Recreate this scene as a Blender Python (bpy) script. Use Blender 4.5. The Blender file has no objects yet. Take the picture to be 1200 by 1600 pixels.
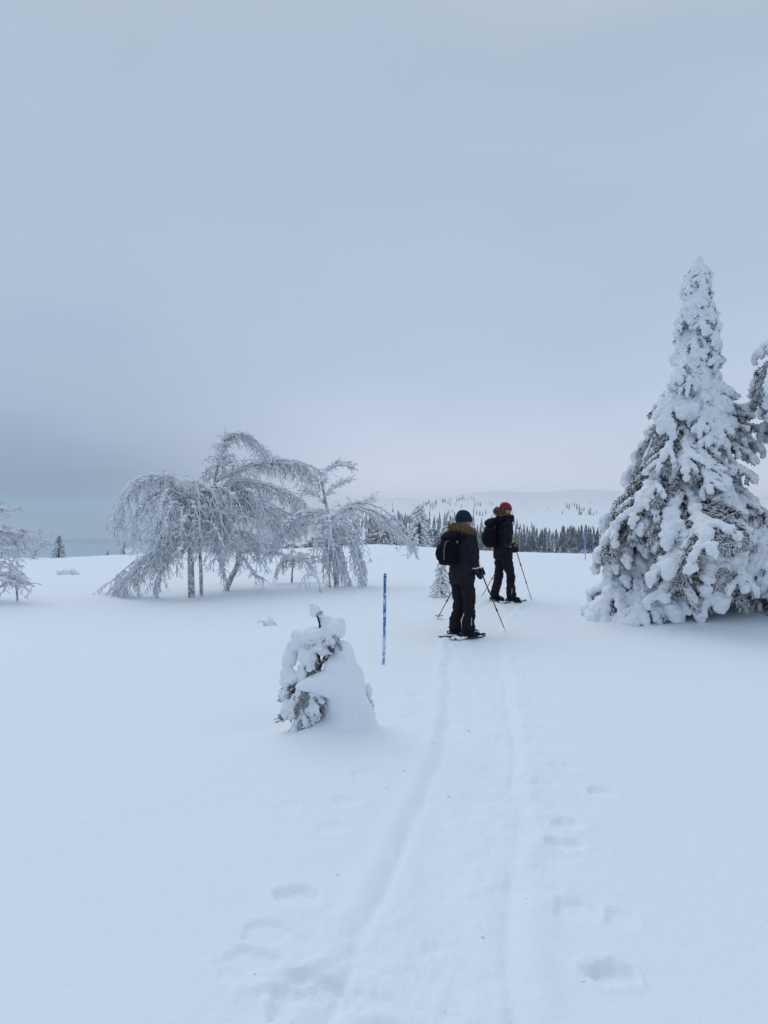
import bpy, math, random
import numpy as np
from mathutils import Vector, Matrix, noise
from math import sin, cos, pi, radians, sqrt

# ------------------------------------------------------------------ camera, sky, sun, exposure
scn = bpy.context.scene
C = scn.collection
EYE = 1.55                       # height of the lens above the snow it stands on
FPX = 1202.0                     # focal length of the photograph in its own pixels (1200 x 1600)
HORV = 830.0                     # row of the true horizon
cam_d = bpy.data.cameras.new('camera'); cam = bpy.data.objects.new('camera', cam_d); C.objects.link(cam)
cam.location = (0, 0, EYE); cam.rotation_euler = (pi/2, 0, 0)
cam_d.sensor_fit = 'VERTICAL'; cam_d.sensor_height = 34.6; cam_d.sensor_width = 26.0
cam_d.lens = 34.6*FPX/1600.0
cam_d.shift_y = (HORV-800)/1600.0
cam_d.clip_start = 0.05; cam_d.clip_end = 20000
scn.camera = cam

def lin(c):
    return tuple(((x/255)/12.92 if x/255 <= 0.04045 else ((x/255+0.055)/1.055)**2.4) for x in c)

world = bpy.data.worlds.new('World'); scn.world = world; world.use_nodes = True
nt = world.node_tree; nt.nodes.clear()
def N(t, **k):
    n = nt.nodes.new(t)
    for a, b in k.items(): setattr(n, a, b)
    return n
SUN_EL, SUN_AZ = 48.0, -32.0     # sun behind the overcast, ahead and to the left
out = N('ShaderNodeOutputWorld'); bg = N('ShaderNodeBackground'); bg.inputs['Strength'].default_value = 0.1
nt.links.new(bg.outputs[0], out.inputs[0])
sky = N('ShaderNodeTexSky', sky_type='NISHITA', sun_disc=False)
sky.sun_elevation = radians(SUN_EL); sky.sun_rotation = radians(SUN_AZ)
tc = N('ShaderNodeTexCoord'); sep = N('ShaderNodeSeparateXYZ'); nt.links.new(tc.outputs['Generated'], sep.inputs[0])
def ramp(stops, src):
    r = N('ShaderNodeValToRGB'); cr = r.color_ramp; cr.interpolation = 'B_SPLINE'
    while len(cr.elements) > 1: cr.elements.remove(cr.elements[-1])
    cr.elements[0].position = stops[0][0]; cr.elements[0].color = (*lin(stops[0][1]), 1)
    for p, c in stops[1:]:
        e = cr.elements.new(p); e.color = (*lin(c), 1)
    nt.links.new(src, r.inputs[0]); return r
# soft cloud streaks wobble the height that is looked up
nz = N('ShaderNodeTexNoise'); nz.inputs['Scale'].default_value = 2.2; nz.inputs['Detail'].default_value = 4; nz.inputs['Roughness'].default_value = .5
mp = N('ShaderNodeMapping'); mp.inputs['Scale'].default_value = (1, 1, 3.2); nt.links.new(tc.outputs['Generated'], mp.inputs[0]); nt.links.new(mp.outputs[0], nz.inputs['Vector'])
nm = N('ShaderNodeMath', operation='MULTIPLY_ADD'); nm.inputs[1].default_value = .34; nm.inputs[2].default_value = -.17
nt.links.new(nz.outputs[0], nm.inputs[0])
za = N('ShaderNodeMath', operation='MULTIPLY'); nt.links.new(sep.outputs['Z'], za.inputs[0]); nt.links.new(nm.outputs[0], za.inputs[1])
zs = N('ShaderNodeMath', operation='MULTIPLY_ADD'); zs.inputs[1].default_value = 4.0
nt.links.new(za.outputs[0], zs.inputs[0]); nt.links.new(sep.outputs['Z'], zs.inputs[2])
zc = N('ShaderNodeMath', operation='MAXIMUM'); zc.inputs[1].default_value = 0.0; nt.links.new(zs.outputs[0], zc.inputs[0])
SKY_MAIN = [(0, (222,234,252)), (.03, (219,230,248)), (.075, (212,222,241)), (.14, (195,209,229)), (.24, (180,198,218)), (.42, (173,193,212)), (.57, (170,187,203)), (.75, (184,198,215)), (1, (198,210,225))]
SKY_LEFT = [(0, (168,216,246)), (.025, (154,196,226)), (.05, (133,158,187)), (.09, (146,164,190)), (.15, (167,183,207)), (.26, (174,192,212)), (.42, (172,191,210)), (.57, (168,185,201)), (.75, (182,196,213)), (1, (198,210,225))]
rA = ramp(SKY_MAIN, zc.outputs[0]); rB = ramp(SKY_LEFT, zc.outputs[0])
# azimuth: the dark bank hangs over the left of the view
hx = N('ShaderNodeVectorMath', operation='MULTIPLY'); hx.inputs[1].default_value = (1, 1, 0); nt.links.new(tc.outputs['Generated'], hx.inputs[0])
hn = N('ShaderNodeVectorMath', operation='NORMALIZE'); nt.links.new(hx.outputs[0], hn.inputs[0])
hs = N('ShaderNodeSeparateXYZ'); nt.links.new(hn.outputs[0], hs.inputs[0])
mr = N('ShaderNodeMapRange', interpolation_type='SMOOTHSTEP'); mr.inputs['From Min'].default_value = -.40; mr.inputs['From Max'].default_value = .02
mr.inputs['To Min'].default_value = 1; mr.inputs['To Max'].default_value = 0; nt.links.new(hs.outputs['X'], mr.inputs['Value'])
mx = N('ShaderNodeMix', data_type='RGBA'); nt.links.new(mr.outputs[0], mx.inputs[0]); nt.links.new(rA.outputs[0], mx.inputs[6]); nt.links.new(rB.outputs[0], mx.inputs[7])
up = N('ShaderNodeVectorMath', operation='SCALE'); up.inputs['Scale'].default_value = 10.0; nt.links.new(mx.outputs[2], up.inputs[0])
mm = N('ShaderNodeMix', data_type='RGBA'); mm.inputs[0].default_value = .96
nt.links.new(sky.outputs[0], mm.inputs[6]); nt.links.new(up.outputs[0], mm.inputs[7]); nt.links.new(mm.outputs[2], bg.inputs['Color'])

sd = bpy.data.lights.new('sun', 'SUN'); sun = bpy.data.objects.new('sun', sd); C.objects.link(sun)
sd.energy = 0.85; sd.angle = radians(60); sd.color = (1.0, .985, .96)
sun.rotation_euler = (radians(90-SUN_EL), 0, radians(180-SUN_AZ))
sun.location = (0, 0, 30)
scn.view_settings.view_transform = 'Standard'; scn.view_settings.look = 'None'
scn.view_settings.exposure = 0.07; scn.view_settings.gamma = 1.0; scn.view_settings.use_curve_mapping = False
scn.cycles.volume_step_rate = 5; scn.cycles.max_bounces = 12; scn.cycles.diffuse_bounces = 8; scn.cycles.transmission_bounces = 8

# ------------------------------------------------------------------ helpers
def P(u, v, Y): return Vector(((u-600)/FPX*Y, Y, EYE-(v-HORV)/FPX*Y))
def tag(o, label=None, cat=None, group=None, kind=None):
    if label: o['label'] = label
    if cat: o['category'] = cat
    if group: o['group'] = group
    if kind: o['kind'] = kind
    return o
def empty(name, loc, rz=0, label=None, cat=None, group=None):
    o = bpy.data.objects.new(name, None); C.objects.link(o); o.location = loc; o.rotation_euler = (0, 0, rz)
    o.empty_display_size = .2
    return tag(o, label, cat, group)
def link(name, me, parent=None, mat=None):
    o = bpy.data.objects.new(name, me); C.objects.link(o)
    if parent: o.parent = parent
    if mat and not me.materials: me.materials.append(mat)
    return o
def frame(t):
    t = t.normalized(); a = Vector((0, 0, 1)) if abs(t.z) < .9 else Vector((1, 0, 0))
    u = t.cross(a).normalized(); return u, t.cross(u).normalized()
class MB:
    def __init__(s): s.v = []; s.f = []
    def tube(s, pts, rad, n=6, caps=True, tip=False):
        b = len(s.v); m = len(pts); pu = None
        for i, p in enumerate(pts):
            t = (pts[min(i+1, m-1)]-pts[max(i-1, 0)])
            if t.length < 1e-9: t = Vector((0, 0, 1))
            if pu is None: u, w = frame(t)
            else:
                u = pu-t*(pu.dot(t)/t.length_squared); u = u.normalized() if u.length > 1e-6 else frame(t)[0]; w = t.normalized().cross(u)
            pu = u; r = rad[i] if hasattr(rad, '__len__') else rad
            if tip and i == m-1:
                s.v.append(p[:]); break
            for k in range(n):
                a = 2*pi*k/n; s.v.append((p+u*(cos(a)*r)+w*(sin(a)*r))[:])
        rows = m-1 if tip else m
        for i in range(rows-1):
            for k in range(n):
                k2 = (k+1) % n
                s.f.append((b+i*n+k, b+i*n+k2, b+(i+1)*n+k2, b+(i+1)*n+k))
        if tip:
            e = b+rows*n
            for k in range(n): s.f.append((b+(rows-1)*n+k, b+(rows-1)*n+(k+1) % n, e))
        if caps:
            s.f.append(tuple(b+k for k in reversed(range(n))))
            if not tip: s.f.append(tuple(b+(rows-1)*n+k for k in range(n)))
    def rings(s, rs, n=20):
        """stack of closed rings: (center, ux, uy, rx, ry, power)"""
        b = len(s.v)
        for c, ux, uy, rx, ry, pw in rs:
            for k in range(n):
                a = 2*pi*k/n; ca, sa = cos(a), sin(a)
                x = math.copysign(abs(ca)**pw, ca)*rx; y = math.copysign(abs(sa)**pw, sa)*ry
                s.v.append((c+ux*x+uy*y)[:])
        for i in range(len(rs)-1):
            for k in range(n):
                k2 = (k+1) % n; s.f.append((b+i*n+k, b+i*n+k2, b+(i+1)*n+k2, b+(i+1)*n+k))
        s.f.append(tuple(b+k for k in reversed(range(n))))
        s.f.append(tuple(b+(len(rs)-1)*n+k for k in range(n)))
    def ball(s, c, r, seg=8, rg=5, R=None):
        b = len(s.v); r = Vector(r) if hasattr(r, '__len__') else Vector((r, r, r)); c = Vector(c)
        def pt(x, y, z):
            p = Vector((x*r.x, y*r.y, z*r.z))
            if R: p = R @ p
            s.v.append((c+p)[:])
        pt(0, 0, 1)
        for i in range(1, rg):
            th = pi*i/rg
            for k in range(seg):
                a = 2*pi*k/seg; pt(sin(th)*cos(a), sin(th)*sin(a), cos(th))
        pt(0, 0, -1)
        for k in range(seg): s.f.append((b, b+1+k, b+1+(k+1) % seg))
        for i in range(rg-2):
            for k in range(seg):
                k2 = (k+1) % seg
                s.f.append((b+1+i*seg+k, b+1+(i+1)*seg+k, b+1+(i+1)*seg+k2, b+1+i*seg+k2))
        e = b+1+(rg-1)*seg
        for k in range(seg): s.f.append((e, e-seg+(k+1) % seg, e-seg+k))
    def box(s, c, h, R=None):
        b = len(s.v); c = Vector(c)
        for x in (-1, 1):
            for y in (-1, 1):
                for z in (-1, 1):
                    p = Vector((x*h[0], y*h[1], z*h[2]))
                    if R: p = R @ p
                    s.v.append((c+p)[:])
        for q in ((0,1,3,2),(4,6,7,5),(0,4,5,1),(2,3,7,6),(0,2,6,4),(1,5,7,3)): s.f.append(tuple(b+i for i in q))
    def mesh(s, name, mat=None, smooth=True):
        me = bpy.data.meshes.new(name); me.from_pydata(s.v, [], s.f); me.update()
        if smooth: me.shade_smooth()
        if mat: me.materials.append(mat)
        return me
    def obj(s, name, mat, parent=None, smooth=True): return link(name, s.mesh(name, mat, smooth), parent)
def remesh(mb, name, mat, voxel, smooth=4, namp=0, nfreq=4, namp2=0, nfreq2=15, stretch=(1, 1, 1), sf=.6):
    me = mb.mesh(name+'_src'); o = bpy.data.objects.new('tmp', me); C.objects.link(o)
    m = o.modifiers.new('r', 'REMESH'); m.mode = 'VOXEL'; m.voxel_size = voxel; m.use_smooth_shade = True
    if smooth:
        k = o.modifiers.new('s', 'SMOOTH'); k.iterations = smooth; k.factor = sf
    dg = bpy.context.evaluated_depsgraph_get(); r = bpy.data.meshes.new_from_object(o.evaluated_get(dg))
    r.name = name; bpy.data.objects.remove(o); bpy.data.meshes.remove(me)
    if namp or namp2:
        nv = len(r.vertices); co = np.empty(nv*3, 'f'); r.vertices.foreach_get('co', co); co = co.reshape(-1, 3)
        no = np.empty(nv*3, 'f'); r.vertices.foreach_get('normal', no); no = no.reshape(-1, 3)
        d = np.zeros(nv, 'f'); st = stretch
        for i in range(nv):
            x, y, z = co[i]
            q = Vector((x*st[0], y*st[1], z*st[2]))
            if namp: d[i] += noise.noise(q*nfreq)*namp
            if namp2: d[i] += noise.noise(q*nfreq2+Vector((7, 3, 1)))*namp2
        co += no*d[:, None]; r.vertices.foreach_set('co', co.ravel()); r.update()
    r.materials.clear(); r.materials.append(mat); r.shade_smooth()
    return r

# vectorised value noise for the terrain
def vnoise(x, y, seed=0):
    xi = np.floor(x).astype(np.int64); yi = np.floor(y).astype(np.int64); fx = x-xi; fy = y-yi
    fx = fx*fx*fx*(fx*(fx*6-15)+10); fy = fy*fy*fy*(fy*(fy*6-15)+10)
    def h(a, b):
        n = (a*374761393+b*668265263+seed*1442695041) & 0xffffffff
        n = ((n ^ (n >> 13))*1274126177) & 0xffffffff
        return ((n ^ (n >> 16)) & 0xffff)/32767.5-1
    a = h(xi, yi)*(1-fx)+h(xi+1, yi)*fx; b = h(xi, yi+1)*(1-fx)+h(xi+1, yi+1)*fx
    return a*(1-fy)+b*fy
def sstep(a, b, x): t = np.clip((x-a)/(b-a), 0, 1); return t*t*(3-2*t)

# ------------------------------------------------------------------ materials
def newmat(name):
    m = bpy.data.materials.new(name); m.use_nodes = True
    n = m.node_tree; b = n.nodes['Principled BSDF']; b.inputs['Specular IOR Level'].default_value = .25
    return m, n, b
def noise_node(n, scale, detail=4, coord='Object', stretch=None, rough=.55):
    t = n.nodes.new('ShaderNodeTexNoise'); t.inputs['Scale'].default_value = scale; t.inputs['Detail'].default_value = detail; t.inputs['Roughness'].default_value = rough
    if coord == 'Position':
        g = n.nodes.new('ShaderNodeNewGeometry'); src = g.outputs['Position']
    else:
        c = n.nodes.new('ShaderNodeTexCoord'); src = c.outputs[coord]
    if stretch:
        mp = n.nodes.new('ShaderNodeMapping'); mp.inputs['Scale'].default_value = stretch; n.links.new(src, mp.inputs[0]); src = mp.outputs[0]
    n.links.new(src, t.inputs['Vector']); return t
def bump(n, b, src, strength, dist):
    bp = n.nodes.new('ShaderNodeBump'); bp.inputs['Strength'].default_value = strength; bp.inputs['Distance'].default_value = dist
    n.links.new(src, bp.inputs['Height']); n.links.new(bp.outputs[0], b.inputs['Normal']); return bp
def mixcol(n, fac, a, b2):
    m = n.nodes.new('ShaderNodeMix'); m.data_type = 'RGBA'
    if isinstance(a, tuple): m.inputs[6].default_value = (*a, 1)
    else: n.links.new(a, m.inputs[6])
    if isinstance(b2, tuple): m.inputs[7].default_value = (*b2, 1)
    else: n.links.new(b2, m.inputs[7])
    n.links.new(fac, m.inputs[0]); return m.outputs[2]
def mrange(n, src, a, b, c=0, d=1):
    m = n.nodes.new('ShaderNodeMapRange'); m.interpolation_type = 'SMOOTHSTEP'
    for i, x in ((1, a), (2, b), (3, c), (4, d)): m.inputs[i].default_value = x
    n.links.new(src, m.inputs[0]); return m.outputs[0]
SNOW = (.85, .88, .925)
def snow_mat(name, col=SNOW, bs=.25, scale=60):
    m, n, b = newmat(name); t = noise_node(n, scale, 5); b.inputs['Roughness'].default_value = .85
    c = mixcol(n, t.outputs[0], tuple(x*.965 for x in col), tuple(min(1, x*1.03) for x in col)); n.links.new(c, b.inputs['Base Color'])
    bump(n, b, t.outputs[0], bs, .01); return m
def topsnow_mat(name, base, base2, lo=-.25, hi=.45, nscale=30, namt=.6, snow=SNOW, trans=0):
    """bark or needles with rime and snow held on what faces up"""
    m, n, b = newmat(name); b.inputs['Roughness'].default_value = .85
    g = n.nodes.new('ShaderNodeNewGeometry'); s = n.nodes.new('ShaderNodeSeparateXYZ'); n.links.new(g.outputs['Normal'], s.inputs[0])
    t = noise_node(n, nscale, 3, 'Object')
    ma = n.nodes.new('ShaderNodeMath'); ma.operation = 'MULTIPLY_ADD'; ma.inputs[1].default_value = namt*2; n.links.new(t.outputs[0], ma.inputs[0])
    ad = n.nodes.new('ShaderNodeMath'); ad.operation = 'ADD'; ad.inputs[1].default_value = -namt; n.links.new(s.outputs['Z'], ad.inputs[0]); n.links.new(ad.outputs[0], ma.inputs[2])
    f = mrange(n, ma.outputs[0], lo, hi)
    t2 = noise_node(n, nscale*.6, 2, 'Object'); bc = mixcol(n, t2.outputs[0], base, base2)
    fc = mixcol(n, f, bc, snow); n.links.new(fc, b.inputs['Base Color'])
    if trans:
        tl = n.nodes.new('ShaderNodeBsdfTranslucent'); n.links.new(fc, tl.inputs[0]); ms = n.nodes.new('ShaderNodeMixShader'); ms.inputs[0].default_value = trans
        n.links.new(b.outputs[0], ms.inputs[1]); n.links.new(tl.outputs[0], ms.inputs[2]); n.links.new(ms.outputs[0], n.nodes['Material Output'].inputs[0])
    return m
def plain(name, col, rough=.8, metal=0, bscale=0, bs=.3, var=.15, spec=.25):
    m, n, b = newmat(name); b.inputs['Roughness'].default_value = rough; b.inputs['Metallic'].default_value = metal; b.inputs['Specular IOR Level'].default_value = spec
    t = noise_node(n, bscale or 12, 4); c = mixcol(n, t.outputs[0], tuple(x*(1-var) for x in col), tuple(min(1, x*(1+var)) for x in col)); n.links.new(c, b.inputs['Base Color'])
    if bscale: bump(n, b, t.outputs[0], bs, .01)
    return m
M = {}
M['snow'] = snow_mat('snow'); M['clump'] = snow_mat('snow_clump', (.83, .86, .90), .6, 38)
M['needle'] = topsnow_mat('spruce_needles', (.020, .026, .024), (.10, .095, .08), .05, .75, 22, .75, (.70, .74, .79))
M['rime'] = topsnow_mat('rimed_twigs', (.13, .13, .13), (.46, .49, .52), -.5, .2, 25, .6, SNOW, .2)
M['sprucebark'] = topsnow_mat('spruce_bark', (.035, .03, .028), (.09, .075, .065), .45, .9, 20, .3)
M['birchtwig'] = topsnow_mat('birch_twigs', (.16, .12, .14), (.6, .58, .62), -1.2, -.85, 16, .75, (.93, .95, .975), .5)
M['darktwig'] = topsnow_mat('bare_dark_twigs', (.055, .035, .045), (.12, .09, .10), .1, .7, 14, .5)
M['birchbranch'] = topsnow_mat('birch_branches', (.065, .048, .058), (.26, .23, .26), -.85, -.3, 11, .65, (.90, .925, .96), .15)
M['birchtrunk'] = topsnow_mat('birch_trunk', (.06, .055, .055), (.55, .54, .55), -.15, .4, 13, .75)
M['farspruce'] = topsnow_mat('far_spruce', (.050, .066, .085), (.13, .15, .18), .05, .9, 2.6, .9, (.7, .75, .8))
M['farfrost'] = topsnow_mat('far_frosted_tree', (.10, .11, .12), (.42, .45, .48), .0, .8, 3, .6, (.78, .82, .87))

# ------------------------------------------------------------------ terrain
ctrl = [(-3,0,1.55),(0,0,1.55),(3,0,1.55),(-6,-5,1.55),(6,-5,1.55),(0,-10,1.6),(-14,-10,1.6),(14,-10,1.6),
        (-3,3,1.56),(0,3,1.55),(3,3,1.55),(-25,0,1.7),(25,0,1.6),(-35,22,1.75),(35,22,1.6),(-14,8,1.55),(14,8,1.5)]
ctrl = [(x, y, -d) for x, y, d in ctrl]
for u, v, Y in [(600,1032,8.9),(510,1130,6.1),(722,992,10.6),(787,936,14.5),(790,988,10.9),(685,961,12.2),(832,934,14.9),(298,934,18),(345,929,18),(525,920,18),
                (28,930,17),(1095,962,12.4),(1095,994,10.9),(1180,975,12),(1000,975,12),(900,986,11.5),(1230,985,11.5),(1200,1100,6.5),(1100,1300,4),(100,1100,6.5),
                (100,1005,10.5),(300,985,12.5),(950,930,17),(1150,930,18),(600,898,22),(420,895,24),(150,897,25),(700,882,28),(0,893,32),(900,883,30),(1100,890,28)]:
    p = P(u, v, Y); ctrl.append((p.x, p.y, p.z-EYE))
CREST = [(-300,884),(-100,878),(0,874),(100,870),(200,866),(350,860),(500,854),(600,851),(660,856),(760,860),(830,863),(940,864),(1050,866),(1250,874),(1500,884)]
for u, v in CREST:
    p = P(u, v, 45); ctrl.append((p.x, p.y, p.z-EYE))
    if u % 200 == 0 or u in (350, 500): q = P(u, v, 58); ctrl.append((q.x, q.y, q.z-EYE-.7))
V = Vector; cp = np.array(ctrl); S_ = 12.0
def _phi(r2): return np.where(r2 > 1e-12, r2*np.log(np.maximum(r2, 1e-12)), 0)
def _fit():
    n = len(cp); X = cp[:, :2]/S_; d2 = ((X[:, None]-X[None])**2).sum(2)
    A = np.zeros((n+3, n+3)); A[:n, :n] = _phi(d2)+np.eye(n)*.004; A[:n, n] = 1; A[:n, n+1:] = X; A[n, :n] = 1; A[n+1:, :n] = X.T
    return np.linalg.solve(A, np.concatenate([cp[:, 2], np.zeros(3)]))
_w = _fit()
def near_z(x, y):
    X = np.stack([x, y], -1)/S_; o = np.zeros(len(X))
    for i in range(len(cp)): o += _w[i]*_phi(((X-cp[i, :2]/S_)**2).sum(1))
    n = len(cp); return EYE+o+_w[n]+_w[n+1]*X[:, 0]+_w[n+2]*X[:, 1]
RL = [(0,0),(45,-.2),(60,-1.7),(100,-6),(250,-20),(600,-45),(1200,-60),(9000,-60)]
RR = [(0,0),(45,.3),(60,-1.0),(100,-4),(160,-7),(250,-7),(350,-3.5),(500,3),(800,20),(1200,46),(1700,83),(2300,103),(3500,60),(6000,0),(9000,-40)]
def far_z(x, y):
    r = np.hypot(x, y); az = np.degrees(np.arctan2(x, y))
    zl = np.interp(r, *zip(*RL)); zr = np.interp(r, *zip(*RR))
    g = .80+.20*sstep(-3, 8, az)-.14*sstep(14, 30, az)+.03*np.sin(az*.9+1)
    zr = np.where(zr > 0, zr*g, zr)
    hw = sstep(-9, -1, az)*(1-sstep(40, 75, az))
    z = zl*(1-hw)+zr*hw
    amp = sstep(80, 600, r)
    return z+amp*(vnoise(x/130, y/130, 3)*3.0+vnoise(x/420, y/420, 4)*7)*np.clip(r/1500, .1, 1)
# the trodden trail: its two edges, from the camera to the walkers and on
TL = [(-1,-.5),(0,-.45),(1.2,-.38),(2.37,-.25),(2.73,-.136),(3.5,0),(4.57,.228),(6.1,.457),(7.95,.66),(10.1,.85),(12.5,1.35),(14.5,2.0),(18,2.9),(24,3.6),(45,5)]
TR = [(-1,.32),(0,.34),(1.2,.36),(2.37,.394),(3.2,.546),(4.35,.778),(6.77,1.126),(8.5,1.32),(10.1,1.5),(12.5,1.95),(14.5,2.6),(18,3.4),(24,4.1),(45,5.5)]
PRINTS = [(465,1385,.10,.06,.06),(482,1540,.17,.11,.07),(395,1490,.12,.08,.03),(572,1200,.10,.07,.03),(628,1168,.08,.07,.03),(655,1082,.10,.08,.035),(648,1112,.12,.05,.03),
          (412,1440,.10,.06,.03),(540,1240,.09,.06,.03),(520,1280,.10,.06,.025),(950,1497,.085,.055,.085),(885,1303,.10,.05,.055),(890,1272,.09,.06,.045),(940,1225,.08,.06,.05),
          (882,1191,.09,.06,.035),(848,1215,.08,.05,.03),(900,1400,.10,.06,.03),(970,1410,.07,.05,.03),(450,1250,.08,.06,.02),(860,1090,.09,.06,.025),(835,1135,.09,.06,.03),
          (560,1050,.05,.04,.02),(580,935,.2,.1,.03),(810,1060,.1,.1,.03),(800,1000,.15,.1,.04),(740,1035,.15,.12,.03),(655,975,.15,.1,.03),(850,945,.3,.2,.03),(825,965,.3,.2,.04),(720,1075,.12,.08,.02)]
WELLS = [(6.6, 11.5, 2.4, -.34),(5.05, 12.2, 2.5, -.26),(0, 8.9, .13, .03),(-.98,6.15,.55,.05),(-.35,5.95,.60,-.10),(-.42,5.75,.4,-.03),(-.55,6.05,.2,.05)]     # (x, y, radius, depth) wind scoops round stems
def relief(x, y):
    xl = np.interp(y, *zip(*TL)); xr = np.interp(y, *zip(*TR)); e = .035
    xl = xl+vnoise(y*1.7, y*0+3, 11)*.03; xr = xr+vnoise(y*1.7, y*0+9, 12)*.03
    fade = 1-sstep(14, 26, y)
    ins = sstep(-.10, .05, x-xl)*sstep(-.16, .06, xr-x)
    z = -ins*.015*fade
    z -= (.0115*np.exp(-((x-xl-.03)/(e*.8))**2)*(1-.75*sstep(3.2,7,y))+.013*np.exp(-((x-xr+.02)/e)**2))*fade*(.75+.35*vnoise(y*2.3, x*0, 5))
    z += (.012*np.exp(-((x-xl+.07)/.06)**2)+.012*np.exp(-((x-xr-.07)/.06)**2))*fade
    dist = np.maximum(np.maximum(xl-x, x-xr), 0)
    side = np.exp(-(dist/.40)**2)*fade
    rough = np.clip(vnoise(x*1.3, y*1.1, 8)*.8+.55, 0, 1)
    z += side*rough*(vnoise(x*5, y*4.4, 21)*.013+vnoise(x*16, y*14, 22)*.0065+vnoise(x*38, y*34, 23)*.0030)
    z += side*.010*np.minimum(0, vnoise(x*4, y*3.4, 31)+.15)*2.2
    z += ins*fade*(vnoise(x*10, y*2.2, 41)*.004+vnoise(x*25, y*20, 42)*.0016)
    for u, v, a, b, d in PRINTS:
        Y = FPX*1.52/(v-HORV); X = (u-600)/FPX*Y
        m = (np.abs(x-X) < 4*a) & (np.abs(y-Y) < 5*b+.2)
        if m.any():
            d = d*.48; xx = x[m]-X; yy = y[m]-Y; q = np.hypot(xx/a+.25*vnoise(xx*22, yy*22, int(u)), yy/(b*1.5)+.25*vnoise(yy*20, xx*20, int(v)))
            z[m] += -d*(1-sstep(.65, 1.12, q))*(.8+.2*yy/(b*1.5))+.18*d*np.exp(-((q-1.3)/.28)**2)
    return z
def ground_arr(x, y):
    r = np.hypot(x, y); f = sstep(44, 70, r)
    # behind and beside the camera the control net is thin: fade to gentle flat
    side = sstep(20, 45, r)*(1-sstep(-5, 15, y))
    nz_ = near_z(x, y); nz_ = nz_*(1-side)+(-.1)*side
    z = nz_*(1-f)+far_z(x, y)*f
    z = z+vnoise(x*.33, y*.30, 51)*.048+vnoise(x*.9, y*.8, 52)*.014*sstep(2, 6, r)+vnoise(x*.12, y*.15, 53)*.06*sstep(12, 30, r)
    for wx, wy, wr, wd in WELLS:
        q = np.hypot(x-wx, (y-wy)*1.0)/wr; z -= wd*np.exp(-(q/.55)**2); 
    m = r < 50; z[m] += relief(x[m], y[m]); return z
def G(x, y):
    return float(ground_arr(np.array([float(x)]), np.array([float(y)]))[0])
def make_ground():
    rad = [0.0]; r = .35
    while r < 2.0: rad.append(r); r *= 1.05
    while r < 26: rad.append(r); r *= 1.0068
    while r < 70: rad.append(r); r *= 1.016
    while r < 6200: rad.append(r); r *= 1.035
    rad = np.array(rad)
    az = list(np.radians(np.linspace(-34, 34, 620)))+list(np.radians(np.linspace(36, 324, 120)))
    az = np.array(az); nr, na = len(rad), len(az)
    R, A = np.meshgrid(rad[1:], az, indexing='ij'); x = (R*np.sin(A)).ravel(); y = (R*np.cos(A)).ravel()
    x = np.concatenate([[0.], x]); y = np.concatenate([[0.], y]); z = ground_arr(x, y)
    co = np.stack([x, y, z], 1)
    me = bpy.data.meshes.new('snow_ground')
    i = np.arange(nr-2)[:, None]*na+1; k = np.arange(na)[None]; k2 = (k+1) % na
    q = np.stack([i+k, i+na+k, i+na+k2, i+k2], -1).reshape(-1, 4)[:, ::-1]
    t = np.stack([np.zeros(na, int), 1+np.arange(na), 1+(np.arange(na)+1) % na], -1)[:, ::-1]
    me.vertices.add(len(co)); me.vertices.foreach_set('co', co.astype('f').ravel())
    li = np.concatenate([q.ravel(), t.ravel()]); me.loops.add(len(li)); me.loops.foreach_set('vertex_index', li.astype('i'))
    ls = np.concatenate([np.arange(len(q))*4, len(q)*4+np.arange(len(t))*3]); me.polygons.add(len(ls)); me.polygons.foreach_set('loop_start', ls.astype('i'))
    me.update(calc_edges=True); me.validate(); me.shade_smooth()
    if me.polygons[len(me.polygons)//2].normal.z < 0: me.flip_normals()
    m, n, b = newmat('snow_cover'); b.inputs['Roughness'].default_value = .8
    t1 = noise_node(n, 1.4, 4, 'Position'); t2 = noise_node(n, 90, 4, 'Position')
    c = mixcol(n, t1.outputs[0], (.785, .846, .897), (.815, .866, .91))
    g = n.nodes.new('ShaderNodeNewGeometry'); s = n.nodes.new('ShaderNodeSeparateXYZ'); n.links.new(g.outputs['Position'], s.inputs[0])
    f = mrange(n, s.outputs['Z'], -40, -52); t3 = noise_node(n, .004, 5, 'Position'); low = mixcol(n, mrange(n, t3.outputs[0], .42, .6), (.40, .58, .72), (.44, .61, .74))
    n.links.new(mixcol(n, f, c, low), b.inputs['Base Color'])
    b1 = bump(n, b, t2.outputs[0], .6, .005); t4 = noise_node(n, 14, 4, 'Position')
    b2 = n.nodes.new('ShaderNodeBump'); b2.inputs['Strength'].default_value = .32; b2.inputs['Distance'].default_value = .02
    n.links.new(t4.outputs[0], b2.inputs['Height']); n.links.new(b2.outputs[0], b1.inputs['Normal'])
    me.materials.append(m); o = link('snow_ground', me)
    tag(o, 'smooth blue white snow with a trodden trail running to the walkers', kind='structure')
make_ground()

# air
hb = MB(); hb.box((0, 0, 26), (6500, 6500, 92)); hz_m = bpy.data.materials.new('haze_air'); hz_m.use_nodes = True; hn_ = hz_m.node_tree; hn_.nodes.clear()
ho = hn_.nodes.new('ShaderNodeOutputMaterial'); hv = hn_.nodes.new('ShaderNodeVolumePrincipled'); hv.inputs['Density'].default_value = .00023
hv.inputs['Color'].default_value = (.90, .955, 1.0, 1); hv.inputs['Anisotropy'].default_value = .1
hn_.links.new(hv.outputs[0], ho.inputs['Volume'])
haze = hb.obj('haze', hz_m, smooth=False); tag(haze, 'pale winter air between the plateau and the far fell', kind='stuff')

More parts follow.
